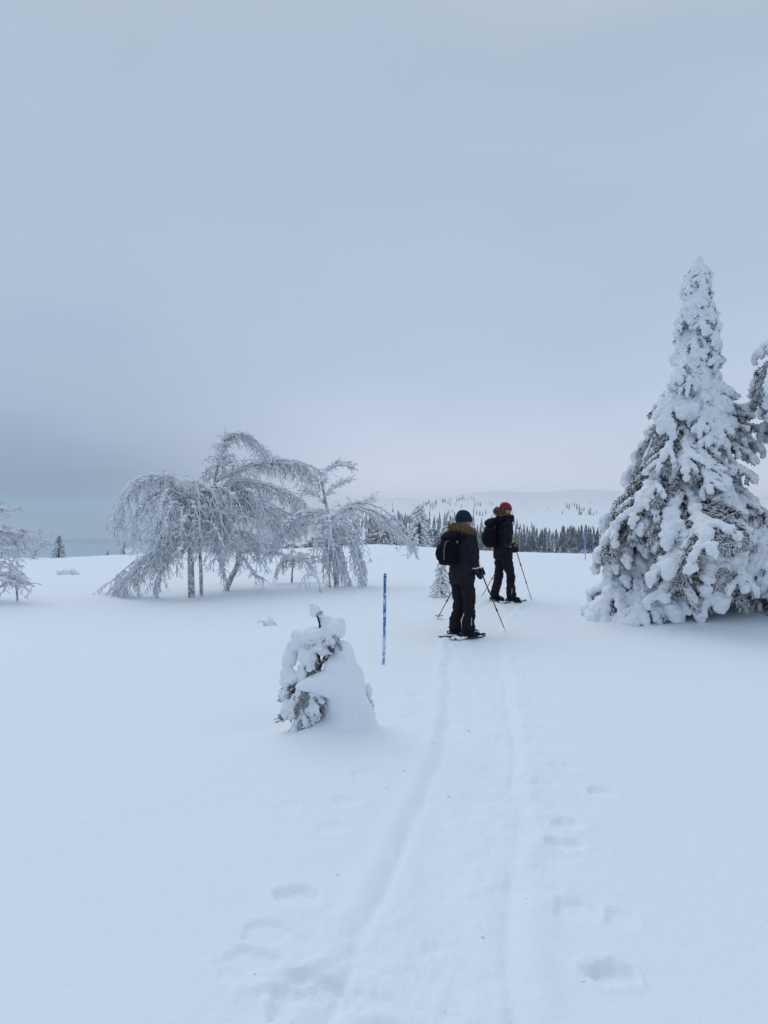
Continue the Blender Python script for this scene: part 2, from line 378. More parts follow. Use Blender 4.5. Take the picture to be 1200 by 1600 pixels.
# ------------------------------------------------------------------ far forest
def far_spruce_mesh(seed, tris=1):
    rnd = random.Random(seed); mb = MB(); tiers = 9; lean = rnd.uniform(-.04, .04); wd = rnd.uniform(.13, .19)
    for i in range(tiers):
        t = i/tiers; z1 = .05+.95*(i+1.5)/(tiers+.5); z0 = .04+.88*t; r = wd*(1-t)**.85+.012
        z1 = min(z1, 1)
        b = len(mb.v); n = 9; ph = rnd.random()*6
        for k in range(n):
            a = ph+2*pi*k/n; q = r*rnd.uniform(.55, 1.25); mb.v.append((cos(a)*q+lean*z0, sin(a)*q, z0+rnd.uniform(-.03, .03)-.02*(q/r)))
        mb.v.append((lean*z1, 0, z1))
        for k in range(n): mb.f.append((b+k, b+(k+1) % n, b+n))
    mb.tube([Vector((0, 0, -.08)), Vector((lean*.3, 0, .3))], [.018, .012], 5)
    return mb
def far_frost_mesh(seed):
    """a rimed mountain birch or pine seen small: stem, limbs and twigs"""
    rnd = random.Random(seed); mb = MB(); h = 1.0
    mb.tube([Vector((0, 0, -.1)), Vector((rnd.uniform(-.04, .04), 0, .5)), Vector((rnd.uniform(-.08, .08), 0, .97))], [.02, .014, .005], 5)
    for i in range(46):
        z = .12+.85*(i/46)**.85; a = rnd.random()*6.28; L = (.10+.24*sin(pi*min(1, (1.05-z)*1.0)))*rnd.uniform(.6, 1.2)
        d = Vector((cos(a), sin(a), rnd.uniform(-.1, .5))); p = Vector((0, 0, z)); pts = [p]
        for s in range(4): d.z -= .28; p = p+d.normalized()*L/4; pts.append(p.copy())
        mb.tube(pts, [.012, .016, .020, .018, .006], 4)
        for j in range(7):
            q = pts[rnd.randint(1, 4)]; e = Vector((rnd.uniform(-1, 1), rnd.uniform(-1, 1), rnd.uniform(-1.1, .3))).normalized()*rnd.uniform(.04, .10)
            mb.tube([q, q+e*.6, q+e+Vector((0, 0, -.02))], [.010, .010, .003], 3)
    return mb
fs = [far_spruce_mesh(i) for i in range(7)]; fsm = [m.mesh('far_spruce', M['farspruce'], False) for m in fs]
ffm = [far_frost_mesh(30+i).mesh('frosted_tree', M['farfrost']) for i in range(5)]
def az_of(u): return math.atan2(u-600, FPX)
rnd = random.Random(5); spots = []
def tree_xy(u, r): a = az_of(u); return r*sin(a), r*cos(a)
while len(spots) < 1150:                                     # closed wood at the foot of the fell
    u = rnd.uniform(395, 1230); r = rnd.uniform(205, 420) if u > 740 else rnd.uniform(190, 560)
    if u > 740 and r > 395-(u-740)*.15: continue
    if u < 480 and r > 300: continue
    spots.append((u, r, rnd.uniform(5.2, 8.6)*(1 if r < 330 else .9)))
for _ in range(150):                                         # thinning out up the slope
    u = rnd.uniform(560, 800); r = 420+rnd.random()**2.0*760
    if rnd.random() < (u-700)/160: continue
    u += rnd.gauss(0, 14); spots.append((u, r, rnd.uniform(3.5, 7)))
for _ in range(26):
    spots.append((rnd.uniform(760, 960), rnd.uniform(420, 1300), rnd.uniform(2.5, 4.5)))
for cu, cr, n_ in ((672, 1150, 16), (700, 1250, 10), (726, 1350, 10), (900, 900, 9), (915, 800, 5)):
    for _ in range(n_): spots.append((cu+rnd.gauss(0, 8), cr+rnd.gauss(0, 50), rnd.uniform(4, 7)))
xs = np.array([tree_xy(u, r) for u, r, h in spots]); zs_ = ground_arr(xs[:, 0].copy(), xs[:, 1].copy())
order = sorted(range(len(spots)), key=lambda i: -spots[i][2]/spots[i][1])
order = [i for i in order if HORV-(zs_[i]+spots[i][2]-EYE)/xs[i][1]*FPX < 862 or spots[i][1] > 330]
wood = MB()
for n_, i in enumerate(order):
    u, r, h = spots[i]; x, y = xs[i]; z = zs_[i]-.2
    frost = u < 700 and rnd.random() < .28 and r < 420
    if n_ < 290:
        if frost:
            o = link('frosted_birch', rnd.choice(ffm)); s = h*.75; o.scale = (s*1.3, s*1.3, s)
            w_ = 'behind the birches' if u < 600 else 'between the birches and the walkers'
            tag(o, 'small rime whitened tree in the distant wood, '+w_, 'tree', 'rime whitened trees in the far wood '+w_)
        else:
            o = link('spruce_tree', rnd.choice(fsm)); o.scale = (h*rnd.uniform(.85, 1.2), h, h)
            w_ = ('behind the birches' if u < 600 else 'between the birches and the walkers' if u < 690 else 'directly behind the two walkers' if u < 815 else 'between the walkers and the big spruce' if u < 950 else 'showing past the big spruce')
            tag(o, 'slim dark spruce in the distant wood, '+w_, 'tree', 'dark spruces of the distant wood '+w_)
        o.location = (x, y, z); o.rotation_euler = (0, 0, rnd.random()*6.28)
    else:
        src = rnd.choice(fs); b = len(wood.v); ca = rnd.random()*6.28; cc, ss = cos(ca)*h, sin(ca)*h
        wood.v += [(x+a*cc-b2*ss, y+a*ss+b2*cc, z+c*h) for a, b2, c in src.v]; wood.f += [tuple(b+q for q in f) for f in src.f]
o = wood.obj('distant_spruce_wood', M['farspruce'], smooth=False); tag(o, 'dark grey spruce wood thinning out up the snowy fell', 'wood', kind='stuff')

# nearer rimed trees just over the brow
G_OVER = 'rimed trees just over the brow of the plateau'
rnd = random.Random(9)
for i in range(34):
    u = rnd.uniform(425, 712); Y = rnd.uniform(75, 130); x, y = (u-600)/FPX*Y, Y; h = rnd.uniform(3.6, 6.0)
    if 636 < u < 676: continue
    o = link('frosted_birch', ffm[i % 5]); s = h; o.scale = (s*1.25, s*1.25, s); z = G(x, y); o.location = (x, y, z-.1); o.rotation_euler = (0, 0, rnd.random()*6)
    tag(o, 'grey rime covered tree behind the brow of the snowfield, between birch and walkers', 'tree', G_OVER)

# ------------------------------------------------------------------ snow laden spruce boughs
def make_bough(seed, L=1.0, blob=.062, width=.40, twigs=420, voxel=.016, bare=.2, droop=.38, nside=7, fine=1.0):
    rnd = random.Random(seed); dark = MB(); rime = MB(); snow = MB()
    def spine(t): return Vector((t*L, .05*sin(t*3+seed)*L, (.10*t-droop*t*t)*L))
    pts = [spine(i/8) for i in range(9)]; dark.tube(pts, [.022-.018*i/8 for i in range(9)], 5)
    rows = [(pts, .1)]
    for i in range(nside):
        t = .16+.78*i/nside
        for sd_ in (-1, 1):
            p = spine(t+rnd.uniform(-.03, .03)); l = width*L*(1-.62*t)*rnd.uniform(.7, 1.15); a = radians(rnd.uniform(38, 62))*sd_
            d = Vector((cos(a), sin(a), rnd.uniform(-.3, .1))); q = [p]
            for s in range(5): d.z -= rnd.uniform(.14, .26); p = p+d.normalized()*l/5; q.append(p.copy())
            dark.tube(q, [.010, .009, .008, .007, .006, .004], 4); rows.append((q, 1))
    for q, w in rows:
        load = rnd.random() > bare or w < 1
        for i in range(len(q)-1):
            for s in ((0, .5) if w == 1 else (0, .25, .5, .75)):
                p = q[i].lerp(q[i+1], s); tt = (i+s)/(len(q)-1)
                if w < 1 and tt < .22: continue
                if load and not (w < 1 and rnd.random() < .15):
                    r = blob*rnd.uniform(.65, 1.25)*(1.15 if tt > .75 else 1)*(1.35 if w < 1 else 1)
                    snow.ball(p+Vector((0, 0, r*.45)), (r*1.15, r*1.15, r*.85), 8, 6)
        if load:
            r = blob*rnd.uniform(1.1, 1.7); snow.ball(q[-1]+Vector((0, 0, r*.1)), (r, r, r*1.05), 8, 6)
            if rnd.random() < .6: snow.ball(q[-1]+Vector((r*.3, 0, -r*.8)), (r*.7, r*.7, r*.9), 8, 6)
    for i in range(twigs):
        q, w = rnd.choice(rows); k = rnd.randint(0, len(q)-2); p = q[k].lerp(q[k+1], rnd.random())
        e = Vector((rnd.uniform(-.3, 1.0), rnd.uniform(-1, 1), rnd.uniform(-1.5, .25))).normalized()
        l = rnd.uniform(.03, .085)*(L**.4)*fine
        mb = rime if (k >= 2 and rnd.random() < .72) else dark
        mb.tube([p, p+e*l*.6, p+e*l+Vector((0, 0, -.01))], [.006*fine, .009*fine, .002] if mb is dark else [.008*fine, .011*fine, .003], 3, caps=False)
    nm_ = MB(); nm_.v = list(dark.v); nm_.f = list(dark.f); b = len(nm_.v); nm_.v += rime.v; nm_.f += [tuple(b+x for x in f) for f in rime.f]
    me = nm_.mesh('bough', M['needle']); me.materials.append(M['rime'])
    nd = len(dark.f); mi = np.zeros(len(nm_.f), 'i'); mi[nd:] = 1; me.polygons.foreach_set('material_index', mi)
    sm = remesh(snow, 'snow_load', M['clump'], voxel, 2, .020*fine, 15/fine, .016*fine, 38/fine, sf=.5)
    return me, sm
BIG = [make_bough(100+i, 1.0, .036+.007*(i % 3), .46, 1500, .0105, .30+.07*(i % 3)) for i in range(8)]
SMALL = [make_bough(200+i, .5, .031, .5, 1100, .0095, .40, .5) for i in range(6)]
BARE = [make_bough(300+i, 1.0, .034, .42, 1300, .013, .66, .30) for i in range(3)]
HUGE = [make_bough(400+i, 1.0, .025+.004*(i % 3), .48, 3000, .0082, .34+.08*(i % 3), .38, 11, .62) for i in range(6)]
HUGEBARE = [make_bough(450+i, 1.0, .024, .48, 2600, .0095, .62, .34, 11, .62) for i in range(2)]
def put_bough(root, kind, loc, az, pitch, s, roll=0, wy=1.0):
    me, sm = kind; o = link('bough', me, root); o.location = loc; o.rotation_euler = (roll, pitch, az); o.scale = (s, s*wy, s)
    link('snow_load', sm, o)
def profile(tab, h):
    return float(np.interp(h, [a for a, b in tab], [b for a, b in tab]))
def laden_spruce(base, H, left, right, lean, label, seed, n, cat='tree', front=None, skip=None):
    """left/right: (height fraction, radius m) as seen; trunk curve by lean(h)->x"""
    rnd = random.Random(seed); root = empty('spruce_tree', base, 0, label, cat)
    tk = MB(); pts = [Vector((lean(t*H), 0, t*H-.3*(t == 0))) for t in [i/12 for i in range(13)]]
    tk.tube(pts, [.15*(1-.93*i/12) for i in range(13)], 9); tk.obj('trunk', M['sprucebark'], root)
    az = 0
    for i in range(n):
        f = ((i+.5)/n); h = H*(1-(1-f)**.80) if False else H*(1-(1-f)**.62)
        h = H*.02+ (H*.985)*(1-(1-f)**.60) if False else H*f**1.12
        az += 2.39996+rnd.uniform(-.3, .3); a = az % (2*pi)
        w = (1+cos(a))/2; r = profile(left, h/H)*(1-w)+profile(right, h/H)*w
        if skip and skip(h/H, a): continue
        gap = noise.noise(Vector((cos(a)*1.3, sin(a)*1.3, h*1.15+seed)))
        if gap > .34 and r > .3: continue
        r *= rnd.uniform(.66, 1.15)*(1+.16*noise.noise(Vector((cos(a)*2, h*2.2, seed+5))))
        small = r < .62
        kind = rnd.choice(SMALL) if small else (rnd.choice(BARE) if rnd.random() < (.16 if gap < .12 else .5) else rnd.choice(BIG))
        base_L = .5 if small else 1.0
        pitch = radians(rnd.uniform(16, 34)) if not small else radians(rnd.uniform(22, 50))
        s = r/(base_L*cos(pitch*1.0))*1.0
        if small: s = max(s, .55)
        drop = s*base_L*(sin(pitch)+.28)
        hz = h+drop*.75
        if hz > H*.985: hz = H*.985
        if s > 1.2 and not small: kind = rnd.choice(HUGEBARE) if kind in BARE else rnd.choice(HUGE)
        put_bough(root, kind, (lean(hz), 0, hz), a, pitch, s, rnd.uniform(-.35, .35), rnd.uniform(.85, 1.25))
    return root
# ------- the big spruce on the right
bx = (1097-600)/FPX*12.2; bz = G(bx, 12.2); SH = EYE+(HORV-402)/FPX*12.2-bz+.2; pxm = 12.2/FPX
def vh(v): return ((960-v)/(960-402))
LEFT = [(v, r) for v, r in [(985,2.2),(960,2.12),(900,1.90),(850,1.74),(800,1.50),(740,1.26),(700,1.02),(660,.92),(620,.78),(590,.66),(575,.46),(540,.42),(500,.38),(460,.36),(430,.26),(402,.08)]]
RIGHT = [(985,2.1),(960,1.95),(900,1.65),(850,1.28),(800,.95),(740,.58),(700,.40),(660,.28),(620,.20),(595,.26),(575,.40),(540,.40),(500,.36),(460,.30),(430,.24),(402,.07)]
LEFT = sorted((vh(v), r*1.06) for v, r in LEFT); RIGHT = sorted((vh(v), r*1.06) for v, r in RIGHT)
lean1 = lambda h: -.07*(h/SH)**2
big = laden_spruce((bx, 12.2, bz-.22), SH, LEFT, RIGHT, lean1, 'tall snow laden spruce with a narrow crooked top, right of the walkers', 77, 290)
for k, (vv, a, p, s, kd) in enumerate([(650,.15,-.30,.62,BARE[0]),(655,-.35,-.18,.75,BARE[1]),(668,.25,.02,.95,BARE[2]),(672,-.15,.12,.95,BIG[1]),(640,-.9,-.1,.5,BARE[1]),(690,-.55,.15,.85,BIG[3]),(645,-.15,-.25,.8,BARE[0]),(660,-.05,-.05,.9,BARE[1]),(630,-.5,-.3,.55,BARE[2]),(680,-.25,.25,.8,BARE[0]),(665,-.7,.0,.7,BARE[1]),(660,-1.2,.1,.6,BARE[2])]):
    h = (960-vv)/FPX*12.2; put_bough(big, kd, (lean1(h), 0, h), a, p, s)
for vv, a, s in ((468, 3.0, .62), (520, .1, .5), (590, .05, .55), (434, 3.3, .35)):
    h = (960-vv)/FPX*12.2; put_bough(big, SMALL[2], (lean1(h), 0, h), a, radians(20), s*.9)
# crown tip
tipm = MB(); 
for i in range(10):
    t = i/9; tipm.ball((lean1(SH)+.045*sin(i*2.4), .04*cos(i*1.7), SH*.955+t*SH*.045), (.06*(1-.5*t)+.015,)*3, 8, 6)
link('snow_tip', remesh(tipm, 'snow_tip', M['clump'], .014, 2, .02, 12, .012, 30), big)
# ------- its neighbour, mostly outside the frame
nx = (1268-600)/FPX*11.6; nzb = G(nx, 11.6); NH = 4.6
NP = [(0, 1.3), (.3, 1.05), (.55, .85), (.62, 1.0), (.70, 1.15), (.80, .95), (.86, .85), (.92, .55), (1, .1)]
laden_spruce((nx, 11.6, nzb-.05), NH, NP, NP, lambda h: 0, 'snow laden spruce cut off by the right edge of the picture', 88, 120,
             skip=lambda f, a: .16 < f < .50 and cos(a) < -.2)

# ------------------------------------------------------------------ birches bent by rime
def grow(mb_b, mb_t, pts, rnd, sec_len, droop, step=.055, r0=.02, tip_dir=None, dens=.55, spread=.85, tert=6, yoff=0.12, along=.8, trad=.0088, dk_=None, sn_=None):
    """limb polyline pts -> smooth limb with secondary branches and hanging twigs"""
    # resample
    P_ = [pts[0]]
    for i in range(len(pts)-1):
        n = max(1, int((pts[i+1]-pts[i]).length/.10))
        p0 = pts[max(i-1, 0)]; p1 = pts[i]; p2 = pts[i+1]; p3 = pts[min(i+2, len(pts)-1)]
        for k in range(1, n+1):
            t = k/n
            P_.append(.5*((2*p1)+(p2-p0)*t+(2*p0-5*p1+4*p2-p3)*t*t+(3*p1-p0-3*p2+p3)*t**3))
    m = len(P_)
    P_ = [p+Vector((rnd.uniform(-.008, .008), rnd.uniform(-.02, .02), rnd.uniform(-.008, .008))) for p in P_]
    mb_b.tube(P_, [max(.007, r0*(1-.75*i/m)) for i in range(m)], 6)
    if sn_ is not None:
        k0 = int(m*.15); k1 = int(m*.75)
        for i in range(k0, k1):
            if noise.noise(P_[i]*2.2+Vector((5, 1, 2))) > -.2:
                r_ = rnd.uniform(.024, .050); sn_.ball(P_[i]+Vector((0, 0, r_*.5)), (r_*1.6, r_*1.3, r_*.8), 8, 6)
    tot = m*.10; ns = int(tot/step*dens*1.15)
    for j in range(ns):
        f = rnd.random()**.8; i = min(m-2, int(f*(m-1))); p = P_[i].copy(); t = (P_[i+1]-P_[i]).normalized()
        d = (t*along+Vector((rnd.uniform(-1, 1), rnd.uniform(-1, 1), rnd.uniform(-.5, .7)))*spread).normalized()
        l = sec_len*rnd.uniform(.4, 1.35)*(1-.25*f); q = [p.copy()]; seg = 7
        for s in range(seg):
            d = (d+Vector((0, 0, -droop*rnd.uniform(.6, 1.3)))+Vector((rnd.gauss(0, .24), rnd.gauss(0, .24), rnd.gauss(0, .16)))).normalized(); p = p+d*l/seg; q.append(p.copy())
        (mb_b if rnd.random() < .4 else mb_t).tube(q, [trad*1.35-trad*.11*s for s in range(seg+1)], 5, caps=False)
        for k in range(tert):
            s = rnd.randint(1, seg); p2 = q[s].copy(); t2 = (q[s]-q[s-1]).normalized()
            e = (t2*.7+Vector((rnd.uniform(-1, 1), rnd.uniform(-1, 1), rnd.uniform(-.8, .6)))*.8).normalized(); l2 = l*rnd.uniform(.18, .5); w = [p2.copy()]
            for s2 in range(4):
                e = (e+Vector((rnd.gauss(0, .25), rnd.gauss(0, .25), rnd.gauss(0, .15)-droop*.7))).normalized(); p2 = p2+e*l2/4; w.append(p2.copy())
            if dk_ is not None and rnd.random() < .22: dk_.tube(w, [.0048, .0045, .004, .0035, .001], 3, caps=False)
            else: mb_t.tube(w, [trad*1.1, trad, trad, trad*.85, trad*.3], 3, caps=False)
def crown(b, centre, n, reach, rise, fall, rnd, low=0.0):
    """limb polylines leaving the stem all round, arching out and hanging down"""
    out_ = []
    for i in range(n):
        a = i*2.39996+rnd.uniform(-.5, .5); c = centre+V((0, 0, -low*rnd.random())); r = reach*rnd.uniform(.45, 1.1); up = rise*rnd.uniform(.2, 1.1); dn = fall*rnd.uniform(.5, 1.1)
        d = V((cos(a), sin(a)*.8, 0)); k = V((-sin(a), cos(a), 0))*rnd.uniform(-.3, .3)*r
        out_.append([c, c+d*r*.3+V((0, 0, up*.8)), c+d*r*.62+k*.5+V((0, 0, up)), c+d*r*.9+k+V((0, 0, up-dn*.45)), c+d*r*1.0+k*1.2+V((0, 0, up-dn))])
    return out_
def clampg(mb, base):
    """twig tips that would pass under the snow are bent flat on to it"""
    v = np.array(mb.v); x = v[:, 0]+base.x; y = v[:, 1]+base.y; g = ground_arr(x, y)-base.z+.01
    v[:, 2] = np.maximum(v[:, 2], g-.015); mb.v = [tuple(q) for q in v]
def extras(bb, tt, dk, sn, b, root, twigmat):
    clampg(bb, b); clampg(tt, b)
    o = bb.obj('branch', M['birchbranch'], root); tw = tt.obj('frosted_twigs', M[twigmat], o); tw['kind'] = 'stuff'
    if dk.v: clampg(dk, b); q = dk.obj('bare_twigs', M['darktwig'], o); q['kind'] = 'stuff'
    if sn.v:
        q = link('snow_load', remesh(sn, 'snow_load', M['clump'], .016, 3, .02, 10), o); q['kind'] = 'stuff'
def birch(base_px, Y, trunks, limbs, label, seed, name='birch_tree', cat='tree', group=None, twigmat='birchtwig', dy=.45, crowns=(), trad=.0088):
    rnd = random.Random(seed); b = P(base_px[0], base_px[1], Y); b.z = G(b.x, b.y)
    root = empty(name, b, 0, label, cat, group)
    def L(u, v, dd=0): return P(u, v, Y+dd)-b
    for poly, ra, rb in trunks:
        mb = MB(); pts = [L(*q) for q in poly]; pts[0].z -= .2 if poly[0][1] > 900 else 0; n = len(pts)
        # smooth
        out_ = []
        for i in range(n-1):
            p0 = pts[max(i-1, 0)]; p1 = pts[i]; p2 = pts[i+1]; p3 = pts[min(i+2, n-1)]
            for k in range(5):
                t = k/5; out_.append(.5*((2*p1)+(p2-p0)*t+(2*p0-5*p1+4*p2-p3)*t*t+(3*p1-p0-3*p2+p3)*t**3)+Vector((rnd.uniform(-.006, .006), 0, 0)))
        out_.append(pts[-1]); m = len(out_)
        mb.tube(out_, [ra+(rb-ra)*i/m for i in range(m)], 9); mb.obj('trunk', M['birchtrunk'], root)
    for ct, n_, reach, rise, fall, low, kw in crowns:
        for pts in crown(b, L(*ct), n_, reach, rise, fall, rnd, low):
            bb, tt, dk, sn = MB(), MB(), MB(), MB(); grow(bb, tt, pts, rnd, dk_=dk, sn_=sn if rnd.random() < .8 and trad < .01 else None, sec_len=kw.get('len', .5), droop=kw.get('droop', .2), trad=trad, dens=kw.get('dens', .29), spread=kw.get('spread', .8), tert=kw.get('tert', 6), along=kw.get('along', .5), r0=kw.get('r0', .022))
            extras(bb, tt, dk, sn, b, root, twigmat)
    for lm in limbs:
        poly = lm['p']; sl = lm.get('len', .5); dr = lm.get('droop', .22); k = {x: lm[x] for x in ('dens', 'spread', 'tert', 'along', 'r0') if x in lm}
        for rep in range(lm.get('rep', 1)):
            bb, tt, dk, sn = MB(), MB(), MB(), MB(); dd = rnd.uniform(-dy, dy) if rep or lm.get('any') else rnd.uniform(-.15, .15); n = len(poly)
            jit = lm.get('jit', 7)*(1 if rep else .2); du, dv = rnd.uniform(-jit, jit), rnd.uniform(-jit, jit)
            pts = [L(u+du*i/(n-1), v+dv*i/(n-1)+jit*.3*sin(i+rep), dd*i/(n-1)) for i, (u, v) in enumerate(poly)]
            grow(bb, tt, pts, rnd, sl, dr, trad=trad, dk_=dk, sn_=sn if trad < .01 and rep < 4 else None, **k)
            extras(bb, tt, dk, sn, b, root, twigmat)
    return root
# left, broad weeping dome with two stems
birch((299, 932), 18, [([(299,934),(298,880),(297,830),(291,790),(283,762)], .085, .035), ([(315,930),(314,890),(311,850),(308,810),(312,775),(305,755)], .045, .02)],
  [dict(p=[(285,765),(262,750),(235,748),(210,762),(192,790),(183,822)], rep=4, len=.62, droop=.30, jit=9, r0=.03),
   dict(p=[(288,790),(262,772),(238,775),(215,795),(205,835)], rep=3, len=.6, droop=.30, jit=12),
   dict(p=[(290,775),(300,752),(322,760),(342,785),(352,820)], rep=4, len=.6, droop=.30, jit=10),
   dict(p=[(285,765),(278,748),(262,742),(245,752)], rep=2, len=.45, droop=.32, jit=5),
   dict(p=[(295,830),(270,842),(243,860),(215,882),(195,902),(176,920)], rep=8, len=.62, droop=.34, jit=14, r0=.03),
   dict(p=[(298,850),(270,858),(255,880),(245,905),(242,925)], rep=3, len=.42, droop=.35, jit=14),
   dict(p=[(297,810),(272,800),(250,812),(238,845)], rep=4, len=.55, droop=.34, jit=16),
   dict(p=[(297,800),(320,792),(338,815),(345,850)], rep=3, len=.5, droop=.34, jit=14),
   dict(p=[(270,752),(267,743),(275,741)], rep=1, len=.15, droop=.1, dens=.7)],
  'broad rime covered birch arching over like a dome, with the thickest upright stem', 11,
  crowns=[((290,775), 17, 1.45, .38, 1.15, .3, dict(len=.6, droop=.17)), ((298,800), 14, 1.3, .15, .8, .5, dict(len=.5, droop=.2)), ((300,835), 8, 1.25, .05, .45, .3, dict(len=.42, droop=.22))])
# tall one rising behind and leaning right
birch((346, 929), 18.6, [([(346,931),(360,905),(370,885),(373,862),(362,830),(345,795),(336,760),(340,728),(347,702),(353,686)], .075, .018)],
  [dict(p=[(340,728),(347,702),(352,686),(368,679),(390,684),(408,698),(417,708)], rep=7, len=.42, droop=.13, jit=5, r0=.03, along=1.0, spread=.45),
   dict(p=[(338,750),(370,735),(400,726),(440,722),(475,732),(497,748)], rep=7, len=.52, droop=.19, jit=8, r0=.03, along=.8),
   dict(p=[(338,765),(372,752),(410,755),(450,770),(478,790)], rep=5, len=.5, droop=.22, jit=12),
   dict(p=[(345,790),(375,785),(410,795),(440,818),(455,842)], rep=4, len=.5, droop=.24, jit=14),
   dict(p=[(337,745),(325,732),(318,745),(312,770)], rep=3, len=.42, droop=.25, jit=9),
   dict(p=[(362,830),(385,830),(405,850),(415,885)], rep=3, len=.45, droop=.28, jit=14),
   dict(p=[(350,805),(340,830),(345,865),(352,895)], rep=3, len=.45, droop=.3, jit=14),
   dict(p=[(372,865),(400,858),(440,866),(478,872),(500,868)], rep=2, len=.35, droop=.12, jit=7, dens=.6),
   dict(p=[(372,870),(385,875),(398,895),(418,908)], rep=2, len=.30, droop=.2, jit=9, dens=.7),
   dict(p=[(340,760),(385,768),(425,790),(462,812),(478,835)], rep=2, len=.4, droop=.2, jit=9)],
  'tall rime covered birch on a slanting stem, its thin top swept to the right', 12,
  crowns=[((345,765), 14, 1.3, .3, .8, .5, dict(len=.5, droop=.15)), ((355,800), 16, 1.4, .2, .85, .6, dict(len=.5, droop=.18)), ((368,840), 8, 1.1, .1, .5, .3, dict(len=.42, droop=.2)), ((347,715), 7, .75, .15, .35, .3, dict(len=.36, droop=.1))])
# middle birch
birch((525, 919), 18.2, [([(527,921),(524,890),(519,860),(517,825),(512,800),(507,775),(503,752),(508,738)], .065, .016), ([(516,921),(514,880),(520,850)], .03, .015)],
  [dict(p=[(505,757),(509,738),(522,728),(540,727),(554,731)], rep=3, len=.28, droop=.02, jit=5, dens=.8, along=1.3, spread=.4, tert=4),
   dict(p=[(506,775),(520,762),(535,752),(552,750)], rep=3, len=.26, droop=.02, jit=7, dens=.8, along=1.3, spread=.4, tert=4),
   dict(p=[(508,785),(495,775),(478,766),(465,765)], rep=2, len=.28, droop=.04, jit=8, dens=.8, along=1.1, spread=.4, tert=4),
   dict(p=[(516,825),(535,800),(555,791),(585,800),(612,818),(635,842),(648,858)], rep=5, len=.42, droop=.22, jit=12, r0=.04),
   dict(p=[(514,810),(530,800),(545,795),(570,782),(590,778)], rep=2, len=.32, droop=.03, jit=8, dens=.6, along=1.2, tert=4),
   dict(p=[(512,800),(490,800),(465,812),(445,835),(435,850)], rep=4, len=.42, droop=.22, jit=12),
   dict(p=[(517,830),(535,826),(552,845),(562,875),(567,905)], rep=6, len=.42, droop=.42, jit=10, spread=.35),
   dict(p=[(517,830),(520,845),(530,870),(538,905)], rep=5, len=.40, droop=.45, jit=12, spread=.35),
   dict(p=[(515,835),(508,850),(512,875),(514,900)], rep=3, len=.35, droop=.45, jit=7, spread=.3)],
  'rime covered birch with a hanging skirt of twigs, left of the blue pole', 13,
  crowns=[((513,815), 12, .95, .15, .7, .4, dict(len=.42, droop=.16)), ((518,840), 10, .55, .05, .9, .2, dict(len=.4, droop=.35))])
# bush beside it, the arched sapling, the left edge tree
birch((455, 905), 19.5, [([(455,906),(457,890),(460,872)], .03, .015)],
  [dict(p=[(458,880),(470,868),(482,880),(490,900)], rep=3, len=.3, droop=.3, jit=9),
   dict(p=[(458,880),(445,868),(436,882),(430,900)], rep=3, len=.3, droop=.3, jit=9), dict(p=[(458,885),(455,865),(450,858)], rep=2, len=.3, droop=.2)],
  'low rime white birch bush between the leaning birch and the skirted birch', 14, 'birch_bush', 'bush')
def arch():
    Y = 17.2; b = P(500, 924, Y); b.z = G(b.x, b.y); root = empty('bent_sapling', b, 0, 'bare sapling bent into an arch, its tip frozen down to the snow', 'sapling')
    def L(u, v): return P(u, v, Y)-b
    mb = MB(); mb.tube([L(502,928),L(499,912),L(496,901),L(487,898),L(478,897),L(473,903),L(470,912),L(466,919)], [.030,.026,.022,.020,.018,.015,.012,.01], 7); mb.obj('stem', M['birchbranch'], root)
    for pl in ([(480,898),(483,908),(484,918)], [(476,899),(476,910),(480,919)], [(487,898),(492,893),(478,890)]):
        m2 = MB(); m2.tube([L(*q) for q in pl], [.014, .011, .006], 6); m2.obj('branch', M['birchbranch'], root)
arch()
birch((-62, 935), 16, [([(-62,937),(-58,880),(-50,830),(-40,800)], .07, .03), ([(28,932),(24,905),(22,898)], .022, .014)],
  [dict(p=[(-45,815),(-20,800),(5,798),(24,800)], rep=3, len=.32, droop=.02, jit=9, along=.9, tert=8),
   dict(p=[(-50,835),(-15,825),(25,832),(60,838)], rep=4, len=.38, droop=.08, jit=8, tert=8),
   dict(p=[(-50,850),(-10,850),(20,855),(45,862)], rep=3, len=.35, droop=.15, jit=12),
   dict(p=[(-55,870),(-20,870),(5,880),(30,888)], rep=3, len=.34, droop=.2, jit=14),
   dict(p=[(-55,890),(-20,900),(15,900),(50,915)], rep=3, len=.3, droop=.12, jit=12),
   dict(p=[(22,900),(35,905),(55,917)], rep=1, len=.2, droop=.15, dens=.6), dict(p=[(22,900),(5,912),(-10,925)], rep=2, len=.3, droop=.2)],
  'rime covered birch reaching in from the left edge of the picture', 15,
  crowns=[((-50,850), 14, 1.1, .3, .8, .5, dict(len=.4, droop=.1))])

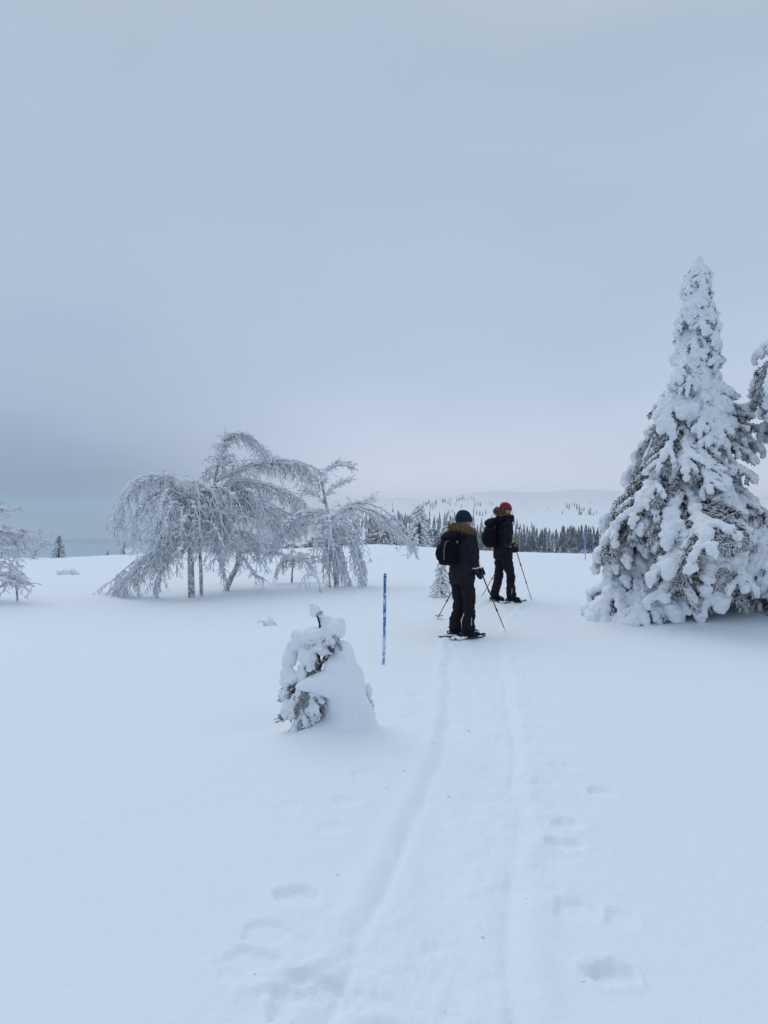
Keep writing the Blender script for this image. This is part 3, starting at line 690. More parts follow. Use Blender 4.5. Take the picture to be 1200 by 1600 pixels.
# ------------------------------------------------------------------ small trees along the brow
def mini_spruce(u, vtop, vbase, Y, label, seed, n=46, frost=.5, w=.28, name='spruce_tree', bury=.1, mat='needle'):
    b = P(u, vbase, Y); b.z = G(b.x, b.y); top = P(u, vtop, Y); H = top.z-b.z
    root = empty(name, b, 0, label, 'tree'); rnd = random.Random(seed)
    tk = MB(); tk.tube([Vector((0, 0, -bury)), Vector((0, 0, H*.6)), Vector((0, 0, H))], [.03*H, .018*H, .004*H], 7); tk.obj('trunk', M['sprucebark'], root)
    cr, sn = MB(), MB()
    for i in range(n):
        f = i/n; z = H*(.06+.92*f); a = i*2.4+rnd.uniform(-.4, .4); r = H*w*(1-f)**.8*rnd.uniform(.7, 1.2)+.03*H; p = Vector((0, 0, z)); pts = [p]
        d = Vector((cos(a), sin(a), .1))
        for s in range(4): d.z -= .22; p = p+d.normalized()*r/4; pts.append(p.copy())
        cr.tube(pts, [.012*H]*4+[.004*H], 5)
        for j in range(10):
            q = pts[rnd.randint(1, 4)]; e = Vector((cos(a), sin(a), -.5))+Vector((rnd.uniform(-1, 1), rnd.uniform(-1, 1), rnd.uniform(-.6, .3))); e = e.normalized()*.07*H
            cr.tube([q, q+e*.6, q+e], [.009*H, .009*H, .002*H], 4)
        if rnd.random() < frost:
            for s in (2, 3, 4): sn.ball(pts[s]+Vector((0, 0, .012*H)), (.030*H*rnd.uniform(.7, 1.4), .030*H, .020*H), 7, 5)
    c = cr.obj('crown', M[mat], root); sn.obj('snow_load', M['clump'], c)['kind'] = 'stuff'
    return root
mini_spruce(92, 835, 874, 44, 'small dark spruce alone on the brow at the far left', 1, w=.36, frost=.45)
mini_spruce(194, 846, 868, 46, 'smallest dark spruce on the brow, just left of the domed birch', 2, w=.4, frost=.3)
mini_spruce(655, 787, 862, 56, 'grey snow flecked spruce standing alone left of the walkers', 3, n=90, w=.33, frost=.95, mat='rime')
mini_spruce(236, 858, 869, 46, 'dark spruce tip poking over the brow behind the domed birch', 4, w=.42, frost=.3)
mini_spruce(168, 860, 869, 47, 'tiny dark spruce tip on the bare left brow', 5, w=.5, frost=.2)
mini_spruce(690, 872, 923, 15.0, 'little rimed spruce sprig behind the nearer walker', 6, n=50, w=.36, frost=1.0, name='young_spruce', mat='rime')
birch((53, 874), 42, [([(53,876),(54,866),(56,856)], .05, .03)], [dict(p=[(55,868),(48,856),(42,848)], rep=3, len=.5, droop=.1, jit=4, r0=.03, tert=5), dict(p=[(55,866),(62,856),(75,848)], rep=4, len=.5, droop=.12, jit=4, r0=.03, tert=5)],
  'rime covered scrub birch beside the small spruce on the left brow', 16, trad=.014)
def mound(u, v, Y, w, h, label, seed, name='snow_covered_shrub', cat='shrub', twigs=26):
    b = P(u, v, Y); b.z = G(b.x, b.y); root = empty(name, b, 0, label, cat); rnd = random.Random(seed); mb = MB()
    for i in range(9):
        f = rnd.random(); mb.ball((rnd.uniform(-.5, .5)*w*.7, rnd.uniform(-.3, .3)*w, h*f*.8), (w*.30*(1.2-f), w*.28*(1.2-f), h*.35), 8, 6)
    link('snow_load', remesh(mb, 'snow_load', M['snow'], w/22, 3, w*.05, 3/w), root)
    tw = MB()
    for i in range(twigs):
        a = rnd.uniform(0, 6.28); p = Vector((cos(a)*w*.25*rnd.random(), sin(a)*w*.2*rnd.random(), h*.2)); d = Vector((cos(a)*.8, sin(a)*.8, rnd.uniform(.1, 1.2))); pts = [p]
        for s in range(4): d.z -= .3; p = p+d.normalized()*h*.3; pts.append(p.copy())
        tw.tube(pts, [.012*h**.5, .011*h**.5, .011*h**.5, .01*h**.5, .003], 4)
    tw.obj('twigs', M['rime'], root)
mound(207, 872, 44, .9, .45, 'round snow covered bump on the brow by the smallest spruce', 1)
mound(105, 911, 26, .75, .22, 'low snow buried shrub with faint twigs on the open left snowfield', 2)
mound(420, 974, 12.5, .20, .15, 'faint snow buried tuft left of the young spruce, on the open snow', 3, twigs=6)

# ------------------------------------------------------------------ young spruce half buried in snow
def young():
    Y = 6.0; b = P(505, 1128, Y); b.z = G(b.x, b.y); root = empty('young_spruce', b, 0, 'half buried young spruce under a heavy snow cap beside the trail', 'tree')
    def L(u, v, dd=0): return P(u, v, Y+dd)-b
    px = Y/FPX
    tk = MB(); tk.tube([L(505,1135), L(500,1080), L(497,1020), L(500,975), L(492,950)], [.022,.02,.016,.01,.006], 8); tk.obj('trunk', M['sprucebark'], root)
    body = MB()
    def B(u, v, rx, rz=None, dd=0, ry=None): body.ball(L(u, v, dd), (rx*px, (ry or rx)*px, (rz or rx)*px), 14, 9)
    # the great slab of snow on the near right side, sloping from the top down to the ground
    ex = V((1, 0, 0)); ey = V((0, 1, 0))
    body.rings([(L(u, v, dd), ex, ey, r*px, r*px*.85, 1) for u, v, r, dd in [(533,1000,7,.0),(534,1008,13,.0),(535,1025,21,.0),(535,1050,29,.0),(538,1080,36,.0),(543,1110,41,.0),(545,1130,46,.0),(548,1160,58,.0)]], 28)
    for u, v, rx, rz, dd in [(528,1044,24,20,-.06),(512,1060,24,14,-.10),(494,1069,24,12,-.12),(476,1074,16,9,-.12),(526,1070,30,22,-.08),(515,1080,18,10,-.11),(530,1135,46,20,-.05)]: B(u, v, rx, rz, dd)
    link('snow_cap', remesh(body, 'snow_cap', M['snow'], .009, 26, .026, 6.5, .006, 22, sf=.8), root)
    top = MB()
    for u, v, rx, rz, dd in [(505,1000,26,13,0),(487,992,24,13,-.03),(468,993,14,11,-.03),(462,1002,9,14,-.04),(520,985,20,17,0),(528,975,13,12,.03),(498,1010,22,9,-.02),(508,1015,16,9,-.03),
                             (490,958,7,8,0),(494,951,6,6,0),(487,946,4,4,0),(500,962,7,5,.02),(512,972,12,10,.02),(478,1003,12,8,-.02),
                             (455,1015,10,14,.02),(452,1030,12,14,0),(447,1036,8,9,-.02),(480,1028,16,12,-.05),(478,1020,13,10,-.06),(450,1052,13,10,-.03),(458,1060,13,9,-.05),(446,1066,10,8,-.02),
                             (445,1084,10,12,-.02),(452,1100,12,10,-.05),(462,1092,10,9,-.08),(445,1112,9,9,-.04),(455,1108,8,7,-.08),(580,1100,4,9,.1),(575,1085,6,18,.08)]:
        top.ball(L(u, v, dd), (rx*px, rx*px*.9, rz*px), 10, 7)
    link('snow_load', remesh(top, 'snow_load', M['clump'], .0065, 7, .012, 16, .007, 34, sf=.6), root)['kind'] = 'stuff'
    rnd = random.Random(4)
    for u, v, a, p, s in [(500,1015,3.6,.5,.34),(498,1022,4.0,.65,.36),(500,1030,3.3,.45,.36),(500,1040,3.9,.55,.38),(500,1050,3.1,.5,.40),(500,1062,4.2,.6,.34),(500,1070,3.5,.5,.42),(500,1080,3.0,.55,.40),
                          (500,1085,4.4,.7,.28),(498,1092,3.7,.45,.42),(500,1000,2.8,.3,.28),(500,985,4.1,.2,.22),(500,990,5.2,.2,.2),(540,1080,-.3,.6,.26),(497,1045,4.6,.55,.30)]:
        me, sm = SMALL[rnd.randint(0, 4)] if rnd.random() < .35 else BARE[rnd.randint(0, 2)]
        bl = 1.0 if me.vertices[0].co.x is None else 1
        o = link('bough', me, root); o.location = L(u, v); o.rotation_euler = (rnd.uniform(-.3, .3), p, a); k = s*(1.5 if me.name.startswith('bough') and max(q.co.x for q in list(me.vertices)[:45]) < .6 else .85); o.scale = (k, k, k)
        link('snow_load', sm, o)
    def brush(name, u0, v0, u1, v1, dd, wid, n, ln, mat, hang=.5):
        mb = MB(); p0, p1 = L(u0, v0, dd), L(u1, v1, dd); mb.tube([p0, p0.lerp(p1, .5)+V((0, 0, -.01)), p1], [.011, .009, .005], 6)
        for i in range(n):
            q = p0.lerp(p1, rnd.random())+V((rnd.gauss(0, wid), rnd.gauss(0, wid), rnd.gauss(0, wid))); e = ((p1-p0).normalized()*.6+V((rnd.uniform(-1, 1), rnd.uniform(-1, 1), rnd.uniform(-1, .6)-hang*.5))).normalized()*ln*rnd.uniform(.5, 1.2)
            mb.tube([q, q+e*.6, q+e], [.0035, .0038, .001], 3, caps=False)
        mb.obj(name, mat, root)
    brush('bough', 520, 1022, 448, 1076, -.02, .014, 260, .035, M['needle']); brush('bough', 500, 1050, 440, 1092, -.03, .016, 240, .035, M['needle'])
    brush('bough', 500, 1078, 440, 1120, -.03, .020, 300, .035, M['needle']); brush('bough', 500, 1080, 462, 1108, -.10, .016, 260, .032, M['rime']); brush('bough', 500, 1010, 462, 1000, -.02, .010, 120, .03, M['rime'])
    brush('bough', 500, 1070, 505, 1098, -.12, .016, 220, .034, M['rime'], 1.5); brush('bough', 485, 1078, 478, 1104, -.11, .014, 180, .034, M['rime'], 1.5)
    brush('bough', 520, 985, 532, 1012, -.06, .008, 90, .024, M['rime']); brush('bough', 492, 962, 502, 955, .0, .005, 60, .02, M['rime']); brush('bough', 490, 958, 486, 944, .0, .004, 50, .018, M['rime'])
    brush('bough', 570, 1085, 582, 1112, .04, .008, 100, .024, M['rime']); brush('bough', 505, 1000, 522, 1018, -.10, .007, 90, .022, M['needle'])
young()

# ------------------------------------------------------------------ trail marker poles
def pole(u, vt, vb, Y, r, label, tilt=.012):
    b = P(u, vb, Y); b.z = G(b.x, b.y); H = P(u, vt, Y).z-b.z; root = empty('trail_pole', b, 0, label, 'pole', None)
    m = M.get('bluepole')
    if not m:
        m, n, bs = newmat('blue_paint_with_rime'); bs.inputs['Roughness'].default_value = .5; M['bluepole'] = m
        t = noise_node(n, 38, 4, 'Object', (1, 1, .55), .65); g = n.nodes.new('ShaderNodeTexCoord'); s = n.nodes.new('ShaderNodeSeparateXYZ'); n.links.new(g.outputs['Object'], s.inputs[0])
        h = mrange(n, s.outputs['Z'], 0, 1.0, .13, .0); a = n.nodes.new('ShaderNodeMath'); a.operation = 'ADD'; n.links.new(t.outputs[0], a.inputs[0]); n.links.new(h, a.inputs[1])
        n.links.new(mixcol(n, mrange(n, a.outputs[0], .52, .62), (.018, .13, .46), (.60, .70, .85)), bs.inputs['Base Color'])
    mb = MB(); mb.tube([Vector((-.01, 0, -.25)), Vector((tilt*.5, 0, H*.5)), Vector((tilt, 0, H-.012)), Vector((tilt, 0, H))], [r, r, r, r*.8], 14); mb.obj('shaft', m, root)
    c = MB(); c.tube([Vector((tilt, 0, H-.045)), Vector((tilt, 0, H-.035)), Vector((tilt, 0, H-.02))], [r*1.06]*3, 14); c.obj('band', M['needle'], root)
    col = MB()
    rnd = random.Random(3)
    for i in range(9):
        a = i*.7; col.ball((cos(a)*r*1.9-.004, sin(a)*r*1.9, -.01), (r*.8, r*.8, r*rnd.uniform(.3, .7)), 7, 5)
    col.obj('snow_collar', M['snow'], root)
pole(600, 896, 1032, 8.9, .0175, 'blue rime flecked trail pole standing between the young spruce and the walkers')
pole(915, 838, 875, 34, .03, 'thin distant blue trail pole on the brow left of the big spruce', -.02)

# ------------------------------------------------------------------ people
def fabric(name, col, bs=.35, spec=.15, rough=.85, snowdust=0):
    m, n, b = newmat(name); b.inputs['Roughness'].default_value = rough; b.inputs['Specular IOR Level'].default_value = spec
    t = noise_node(n, 9, 5); t2 = noise_node(n, 160, 2)
    c = mixcol(n, t.outputs[0], tuple(x*.75 for x in col), tuple(x*1.3 for x in col))
    if snowdust:
        t3 = noise_node(n, 55, 5, 'Object', None, .7); c = mixcol(n, mrange(n, t3.outputs[0], .64-snowdust, .72), c, (.62, .66, .72))
    n.links.new(c, b.inputs['Base Color']); bump(n, b, t2.outputs[0], bs, .004); return m
M['navy'] = fabric('navy_parka_cloth', (.0135, .0135, .0205)); M['black'] = fabric('black_cloth', (.0075, .009, .015)); M['trouser'] = fabric('dark_trouser_cloth', (.011, .0095, .013), snowdust=.0)
M['pack'] = fabric('backpack_nylon', (.0050, .0055, .010), spec=.08, rough=.85); M['glove'] = fabric('glove_leather', (.010, .011, .019), spec=.25, rough=.65)
M['skin'] = plain('skin', (.44, .24, .18), .55); M['beard'] = plain('beard', (.075, .038, .024), .9); M['hair'] = plain('hair', (.20, .12, .07), .8)
M['fur'] = plain('brown_fur', (.15, .085, .05), .95, var=.5); M['furlight'] = plain('pale_fur', (.33, .22, .145), .95, var=.4)
M['blueknit'] = plain('blue_knit', (.006, .022, .045), .95, bscale=90, bs=.8); M['redknit'] = plain('red_knit', (.21, .030, .022), .95, bscale=90, bs=.8)
M['lens'] = plain('dark_lens', (.012, .012, .014), .12, spec=.6); M['reflect'] = plain('reflective_tape', (.62, .64, .68), .4); M['alu'] = plain('black_metal', (.03, .033, .04), .4, spec=.5)
M['yellow'] = plain('yellow_grip', (.50, .42, .10), .6); M['greymetal'] = plain('grey_metal', (.25, .27, .30), .4); M['zip'] = plain('grey_zip', (.16, .17, .19), .6)
M['deck'] = topsnow_mat('snowshoe_deck', (.012, .015, .022), (.02, .024, .032), 1.0, 1.35, 22, .55)

def person(base, yaw, J, label, mats, kind):
    """J: joints in metres, x forward, y to the person's left, z up"""
    root = empty('person', base, yaw, label, 'person')
    X, Yv, Z = V((1, 0, 0)), V((0, 1, 0)), V((0, 0, 1)); hd = J['head']; hy = J['head_yaw']; HR = Matrix.Rotation(hy, 3, 'Z')
    # body: one continuous surface
    b = MB()
    tr = [(J['z_hip']-.06, .10, .155), (J['z_hip']+.04, .115, .17), (J['z_hip']+.18, .10, .145), (J['z_hip']+.34, .115, .165), (J['z_sh']-.06, .105, .18), (J['z_sh'], .07, .15)]
    b.rings([(V((J['tor'](z), 0, z)), X, Yv, a, c, 1) for z, a, c in tr], 16)
    b.tube([V((J['tor'](J['z_sh']), 0, J['z_sh']-.03)), hd+V((-.01, 0, -.08))], [.062, .055], 12)
    def hb(p, r): b.ball(hd+HR @ V(p), r, 14, 10, HR)
    hb((0, 0, .02), (.098, .078, .115)); hb((.035, 0, -.055), (.060, .055, .065)); hb((.102, 0, -.012), (.020, .013, .022)); hb((.085, 0, .035), (.020, .05, .014)); hb((.088, 0, -.060), (.014, .026, .012)); hb((.080, 0, -.090), (.018, .022, .018))
    for s in (-1, 1): hb((-.005, s*.080, -.005), (.020, .010, .032))
    for s in ('l', 'r'):
        b.tube([J['hip'+s], J['kn'+s], J['an'+s]], [.085, .058, .042], 12); b.tube([J['an'+s], J['an'+s]+V((-.02, 0, -.06)), J['an'+s]+V((.11, 0, -.078))], [.035, .03, .022], 10)
        b.tube([V((J['tor'](J['z_sh']), J['sh'+s].y*.5, J['z_sh']-.03)), J['sh'+s]+V((0, 0, -.03)), J['el'+s], J['wr'+s]], [.06, .052, .040, .028], 12)
        hand(b, J['wr'+s], J['grip'+s], J['pole'+s], 1 if s == 'l' else -1, .60)
    link('body', remesh(b, 'body', M['skin'], .008, 1), root)
    # eyes under the glasses, mouth line
    for s in (-1, 1):
        e = MB(); e.ball(hd+HR @ V((.082, s*.032, .012)), .011, 8, 6); e.obj('eye', M['lens'] if kind == 2 else M['hair'], root)
    # jacket: torso, both sleeves, collar
    j = MB(); hem = J['hem']; zs2 = J['z_sh']; tor = J['tor']
    jr = [(hem, .150, .205), (hem+.03, .163, .215), (hem+.16, .165, .215), (J['z_hip']+.20, .150, .200), (J['z_hip']+.34, .158, .212), (zs2-.14, .158, .222), (zs2-.05, .135, .205), (zs2+.015, .095, .140), (zs2+.06, .075, .085)]
    j.rings([(V((tor(z), 0, z)), X, Yv, a*J['bulk'], c*J['bulk'], .9) for z, a, c in jr], 24)
    for s in ('l', 'r'):
        e_, w_, h_ = J['el'+s], J['wr'+s], J['sh'+s]
        j.tube([V((tor(zs2), h_.y*.45, zs2-.05)), h_+V((0, 0, -.045)), h_.lerp(e_, .5), e_, e_.lerp(w_, .5), w_+(w_-e_).normalized()*-.01], [.085, .086, .079, .072, .063, .052], 14)
        d = (w_-e_).normalized()
        j.tube([w_-d*.045, w_+d*.0], [.058, .056], 14)
    if kind == 2:   # high collar standing in front of the chin
        j.tube([V((.05, 0, zs2+.0)), V((.085, 0, zs2+.09))], [.10, .078], 14)
    link('jacket', remesh(j, 'jacket', mats['jacket'], .010, 3, .022, 6.5, .010, 17, (1, 1, 1.6)), root)
    # hem band and cuff tape
    for s in ('r', 'l'):
        e_, w_ = J['el'+s], J['wr'+s]; d = (w_-e_).normalized(); c_ = w_-d*.055
        if kind == 1: t = MB(); t.tube([c_, c_+d*.012], [.069, .068], 18); t.obj('reflective_stripe', M['reflect'], root)
    # hood lying on the shoulders and its fur edge
    hdm = MB(); hdm.ball(V((tor(zs2)-.09, 0, zs2+.035)), (.115, .135, .075), 14, 9); hdm.tube([V((tor(zs2)-.02, .10, zs2+.02)), V((tor(zs2)-.06, 0, zs2+.06)), V((tor(zs2)-.02, -.10, zs2+.02))], [.05, .06, .05], 10)
    hood = link('hood', remesh(hdm, 'hood', mats['jacket'], .010, 3, .014, 9), root)
    rnd = random.Random(kind*7); core = MB(); hair = MB(); hair2 = MB(); path = []
    for i in range(17):
        a = radians(J['fur'][0]+(J['fur'][1]-J['fur'][0])*i/16); rr = J['fur'][2]; path.append(V((tor(zs2)+J['fur'][4]+cos(a)*rr, sin(a)*rr*J['fur'][5], zs2+J['fur'][3]+J['fur'][6]*(-cos(a)))))
    core.tube(path, [.030+.012*sin(pi*i/16) for i in range(17)], 10)
    fr = core.obj('fur_trim', M['fur'], root)
    for i in range(1500):
        k = rnd.uniform(0, 15.99); p = path[int(k)].lerp(path[int(k)+1], k % 1); u_, w2 = frame(path[int(k)+1]-path[int(k)]); a = rnd.random()*6.28
        d = u_*cos(a)+w2*sin(a); t_ = (path[int(k)+1]-path[int(k)]).normalized()*rnd.uniform(-.5, .5); l = rnd.uniform(.035, .062); q = p+d*.025
        (hair if rnd.random() < .6 else hair2).tube([q, q+(d+t_*.5)*l*.6, q+(d+t_+V((0, 0, -.2)))*l], [.0035, .003, .0008], 3, caps=False)
    hair.obj('dark_hairs', M['fur'], fr); hair2.obj('pale_hairs', M['furlight'], fr)
    # trousers: one surface
    t = MB(); t.rings([(V((tor(z), 0, z)), X, Yv, a, c, .95) for z, a, c in [(J['z_hip']-.07, .10, .16), (J['z_hip'], .13, .185), (J['z_hip']+.10, .125, .18)]], 20)
    for s in ('l', 'r'):
        h_, k_, a_ = J['hip'+s], J['kn'+s], J['an'+s]
        t.tube([h_, h_.lerp(k_, .5), k_, k_.lerp(a_, .5), a_+V((0, 0, .04)), a_+V((0, 0, -.035))], [.112, .100, .084, .082, .088, .092], 16)
    link('trousers', remesh(t, 'trousers', M['trouser'], .010, 3, .020, 5.5, .012, 14, (1, 1, 1.8)), root)
    for s in ('l', 'r'):
        bt = MB(); a_ = J['an'+s]; bt.tube([a_+V((-.075, 0, -.075)), a_+V((.02, 0, -.065)), a_+V((.13, 0, -.080)), a_+V((.18, 0, -.088))], [.048, .055, .046, .028], 12); bt.tube([a_+V((-.01, 0, -.08)), a_+V((0, 0, .06))], [.062, .058], 12)
        bt.box(a_+V((.05, 0, -.118)), (.145, .048, .014)); link('boot', remesh(bt, 'boot', M['black'], .009, 2), root)
        sn = MB(); 
        for i in range(6): sn.ball(a_+V((.02+.03*i, rnd.uniform(-.04, .04), -.045-.006*i)), (.022, .02, .010), 7, 5)
        sn.obj('snow_dust', M['clump'], root)
        for k in range(3):  # reflective piping at the hem of the trouser leg
            pass
        g = MB(); hand(g, J['wr'+s], J['grip'+s], J['pole'+s], 1 if s == 'l' else -1, 1.42, cuff=True); link('glove', remesh(g, 'glove', M['glove'], .006, 1, .004, 20), root)
    pp = MB(); a_ = J['anr']; pp.tube([a_+V((-.03, -.093, .03)), a_+V((-.02, -.090, .14))], [.004, .004], 5); pp.obj('leg_piping', M['reflect'], root)
    # hat
    lo = -.022 if kind == 1 else .0
    hr = []; hcol = M['blueknit'] if kind == 1 else M['redknit']; ht = MB()
    for i in range(11):
        f = i/10; z = .035+lo+(.122-lo)*sin(f*pi/2); r = cos(f*pi/2)**.85 if f < 1 else .02
        hr.append((hd+HR @ V((-.012-.016*f, 0, z)), HR @ X, HR @ Yv, .120*r+.003, .101*r+.003, 1))
    hr = [(hd+HR @ V((-.010, 0, .022+lo)), HR @ X, HR @ Yv, .116, .097, 1)]+hr
    ht.rings(hr, 44)
    # ribs of the knit
    for i, v in enumerate(ht.v):
        k = i % 44; c = hd; d = V(v)-c
        if k % 2: ht.v[i] = (c+V((d.x*.975, d.y*.975, d.z)))[:]
    hat = ht.obj('knit_hat', hcol, root)
    cf = MB(); cf.rings([(hd+HR @ V((-.006-.010*(4-i)/4, 0, .014+lo+.010*i)), HR @ X, HR @ Yv, .119+.002*sin(pi*i/4), .101+.002*sin(pi*i/4), 1) for i in range(5)], 44)
    cuff = cf.obj('cuff', hcol, hat); cuff.rotation_euler = (0, 0, 0)
    if kind == 2:
        g = MB()
        for s in (-1, 1): g.ball(hd+HR @ V((.098, s*.034, .014)), (.012, .030, .021), 14, 8, HR @ Matrix.Rotation(s*.25, 3, 'Z'))
        gl = g.obj('sunglasses', M['lens'], root); f = MB()
        f.tube([hd+HR @ V(q) for q in ((.0, -.088, .012), (.07, -.072, .020), (.104, -.03, .028), (.110, 0, .022), (.104, .03, .028), (.07, .072, .020), (.0, .088, .012))], .0045, 6); f.obj('frame', M['alu'], gl)
        bd = MB(); bd.ball(hd+HR @ V((.050, 0, -.088)), (.058, .056, .040), 14, 9, HR); bd.ball(hd+HR @ V((.092, 0, -.042)), (.014, .032, .008), 10, 6, HR); bd.tube([hd+HR @ V((.0, -.074, -.0)), hd+HR @ V((.02, -.066, -.06))], [.015, .02], 8); bd.tube([hd+HR @ V((.0, .074, -.0)), hd+HR @ V((.02, .066, -.06))], [.015, .02], 8)
        link('beard', remesh(bd, 'beard', M['beard'], .006, 1, .006, 30), root)
        nk = MB(); nk.tube([V((.02, 0, zs2-.01)), V((.035, 0, zs2+.05)), V((.05, 0, zs2+.105))], [.095, .088, .080], 16); nk.tube([V((.10, -.01, zs2-.02)), V((.165, -.02, zs2+.04)), V((.150, -.02, zs2+.095))], [.045, .058, .042], 12); nk.ball(V((.150, -.02, zs2+.095)), (.052, .05, .03), 12, 8); nk.ball(V((.07, 0, zs2+.09)), (.075, .08, .045), 12, 8)
        link('neck_warmer', remesh(nk, 'neck_warmer', M['black'], .008, 3, .018, 12), root)
    else:
        hh = MB(); hh.ball(hd+HR @ V((-.045, 0, -.035)), (.080, .088, .088), 12, 8, HR); link('hair', remesh(hh, 'hair', M['hair'], .008, 2, .008, 25), root)
    return root
def hand(mb, wr, grip, pdir, side, sc, cuff=False):
    """palm beside the pole, four fingers wrapped round it, thumb closing from the other side; grip: palm-side point on the pole axis"""
    ax = pdir.normalized(); back = (wr-grip); back = (back-ax*back.dot(ax)); back = back.normalized() if back.length > 1e-4 else frame(ax)[0]; sv = ax.cross(back).normalized()*side
    r0 = .030*sc; palm = grip+back*(.034*sc)
    R = Matrix((back, sv, ax)).transposed()
    mb.ball(palm, (.021*sc, .036*sc, .046*sc), 12, 8, R)
    mb.tube([wr, wr.lerp(palm, .6), palm], [.026*sc, .029*sc, .027*sc], 10)
    for k in range(4):
        o = ax*((.030-.020*k)*sc); L = (1.0, 1.08, 1.0, .82)[k]; rr = (.0095, .0100, .0095, .0085)[k]*sc; pts = []
        for s in range(6):
            a = radians(25+ (200*L)*s/5); pts.append(grip+o+back*cos(a)*r0+sv*sin(a)*r0)
        mb.tube([palm+o+sv*.02*sc]+pts, [rr*1.05]*2+[rr]*4+[rr*.8], 7)
    pts = [palm-sv*.018*sc+ax*.012*sc, palm-sv*.036*sc+ax*.030*sc-back*.014*sc, grip-sv*.034*sc+ax*.050*sc-back*.006*sc, grip-sv*.012*sc+ax*.052*sc-back*.030*sc]
    mb.tube(pts, [.015*sc, .013*sc, .0115*sc, .009*sc], 8)
    if cuff:
        d = (wr-palm).normalized(); mb.tube([wr-d*.02, wr+d*.05], [.040*sc, .046*sc], 12)
def toworld(base, yaw, p): return V(base)+Matrix.Rotation(yaw, 3, 'Z') @ p
def make_pole(tip, gp, label, gripm, basket=True, blen=.02, over=.085):
    """trekking pole from its tip in the snow through the hand at gp"""
    d = (gp-tip).normalized(); root = empty('trekking_pole', tip, 0, label, 'trekking pole', 'trekking poles of the two walkers'); L = (gp-tip).length
    def A(s): return d*s
    m = MB(); m.tube([A(.05), A(L*.36)], [.0065, .0065], 10); m.tube([A(L*.36-.002), A(L*.70)], [.0078, .0078], 10); m.tube([A(L*.70-.002), A(L-.05)], [.0092, .0092], 10); m.tube([A(L*.36-.025), A(L*.36+.02)], .0125, 10); m.tube([A(L*.70-.025), A(L*.70+.02)], .0135, 10); m.obj('shaft', M['alu'], root)
    g = MB(); g.tube([A(L-.07), A(L-.05), A(L), A(L+.05), A(L+over-.02), A(L+over)], [.012, .0155, .014, .0155, .020, .013], 12); g.obj('grip', gripm, root)
    t = MB(); t.tube([A(-.05), A(.05)], [.002, .005], 8); t.obj('tip', M['greymetal'], root)
    if basket:
        bk = MB(); n = 16; u_, w2 = V((1, 0, .05)), V((0, 1, .08))
        ring = [A(.075)+(u_*cos(a)+w2*sin(a))*.052 for a in [2*pi*i/n for i in range(n+1)]]; bk.tube(ring, .006, 6, caps=False)
        for i in range(4): bk.tube([A(.085), ring[i*4]], .006, 6)
        bk.tube([A(.065), A(.10)], .012, 10); bk.obj('basket', M['alu'], root)
        sn = MB(); 
        for i in range(5): sn.ball(A(.085)+(u_*cos(i*1.3)+w2*sin(i*1.3))*.03, (.02, .02, .008), 7, 5)
        sn.obj('snow_crumbs', M['snow'], root)
    st = MB(); s0 = A(L+over-.03); st.tube([s0, s0+V((.02, -.03, -.03)), s0+V((.015, -.045, -.09)), s0+V((0, -.02, -.12)), s0+V((-.005, 0, -.07))], .005, 6); st.obj('strap', M['black'], root)
def snowshoe(c, yaw, label, pitch=0):
    root = empty('snowshoe', c, yaw, label, 'snowshoe'); root.rotation_euler = (0, pitch, yaw)
    prof = [(-.27, .02), (-.24, .055), (-.15, .078), (0, .09), (.15, .092), (.22, .075), (.265, .04), (.275, 0)]
    out_ = [V((x, w, .012+max(0, x-.16)**2*2.6)) for x, w in prof]; loop = out_+[V((p.x, -p.y, p.z)) for p in reversed(out_[:-1])]+[out_[0]]
    f = MB(); f.tube(loop, .009, 8, caps=False); f.obj('frame', M['alu'], root)
    dk = MB(); n = len(out_)
    for p in out_: dk.v.append((p.x, p.y*.97, p.z)); dk.v.append((p.x, -p.y*.97, p.z)); 
    for p in out_: dk.v.append((p.x, p.y*.97, p.z-.005)); dk.v.append((p.x, -p.y*.97, p.z-.005))
    for i in range(n-1):
        dk.f.append((2*i, 2*i+1, 2*i+3, 2*i+2)); dk.f.append((2*n+2*i, 2*n+2*i+2, 2*n+2*i+3, 2*n+2*i+1))
    dk.obj('deck', M['deck'], root, False)
    b = MB(); b.box((.02, 0, .028), (.09, .045, .012)); b.tube([V((.07, -.055, .02)), V((.075, -.05, .075)), V((.075, 0, .10)), V((.075, .05, .075)), V((.07, .055, .02))], .009, 6); b.tube([V((-.08, -.05, .02)), V((-.115, -.03, .07)), V((-.12, 0, .075)), V((-.115, .03, .07)), V((-.08, .05, .02))], .009, 6); b.obj('binding', M['alu'], root)
    rnd = random.Random(int(c[0]*100)); s = MB()
    for i in range(26): s.ball((rnd.uniform(-.24, .0) if i < 18 else rnd.uniform(.13, .22), rnd.uniform(-.085, .085), .014), (rnd.uniform(.035, .06), .035, rnd.uniform(.010, .020)), 8, 5)
    link('snow_on_deck', remesh(s, 'snow_on_deck', M['clump'], .008, 2, .008, 25), root)
    c_ = MB(); c_.box((.03, 0, -.008), (.05, .04, .012)); c_.obj('crampon', M['greymetal'], root)
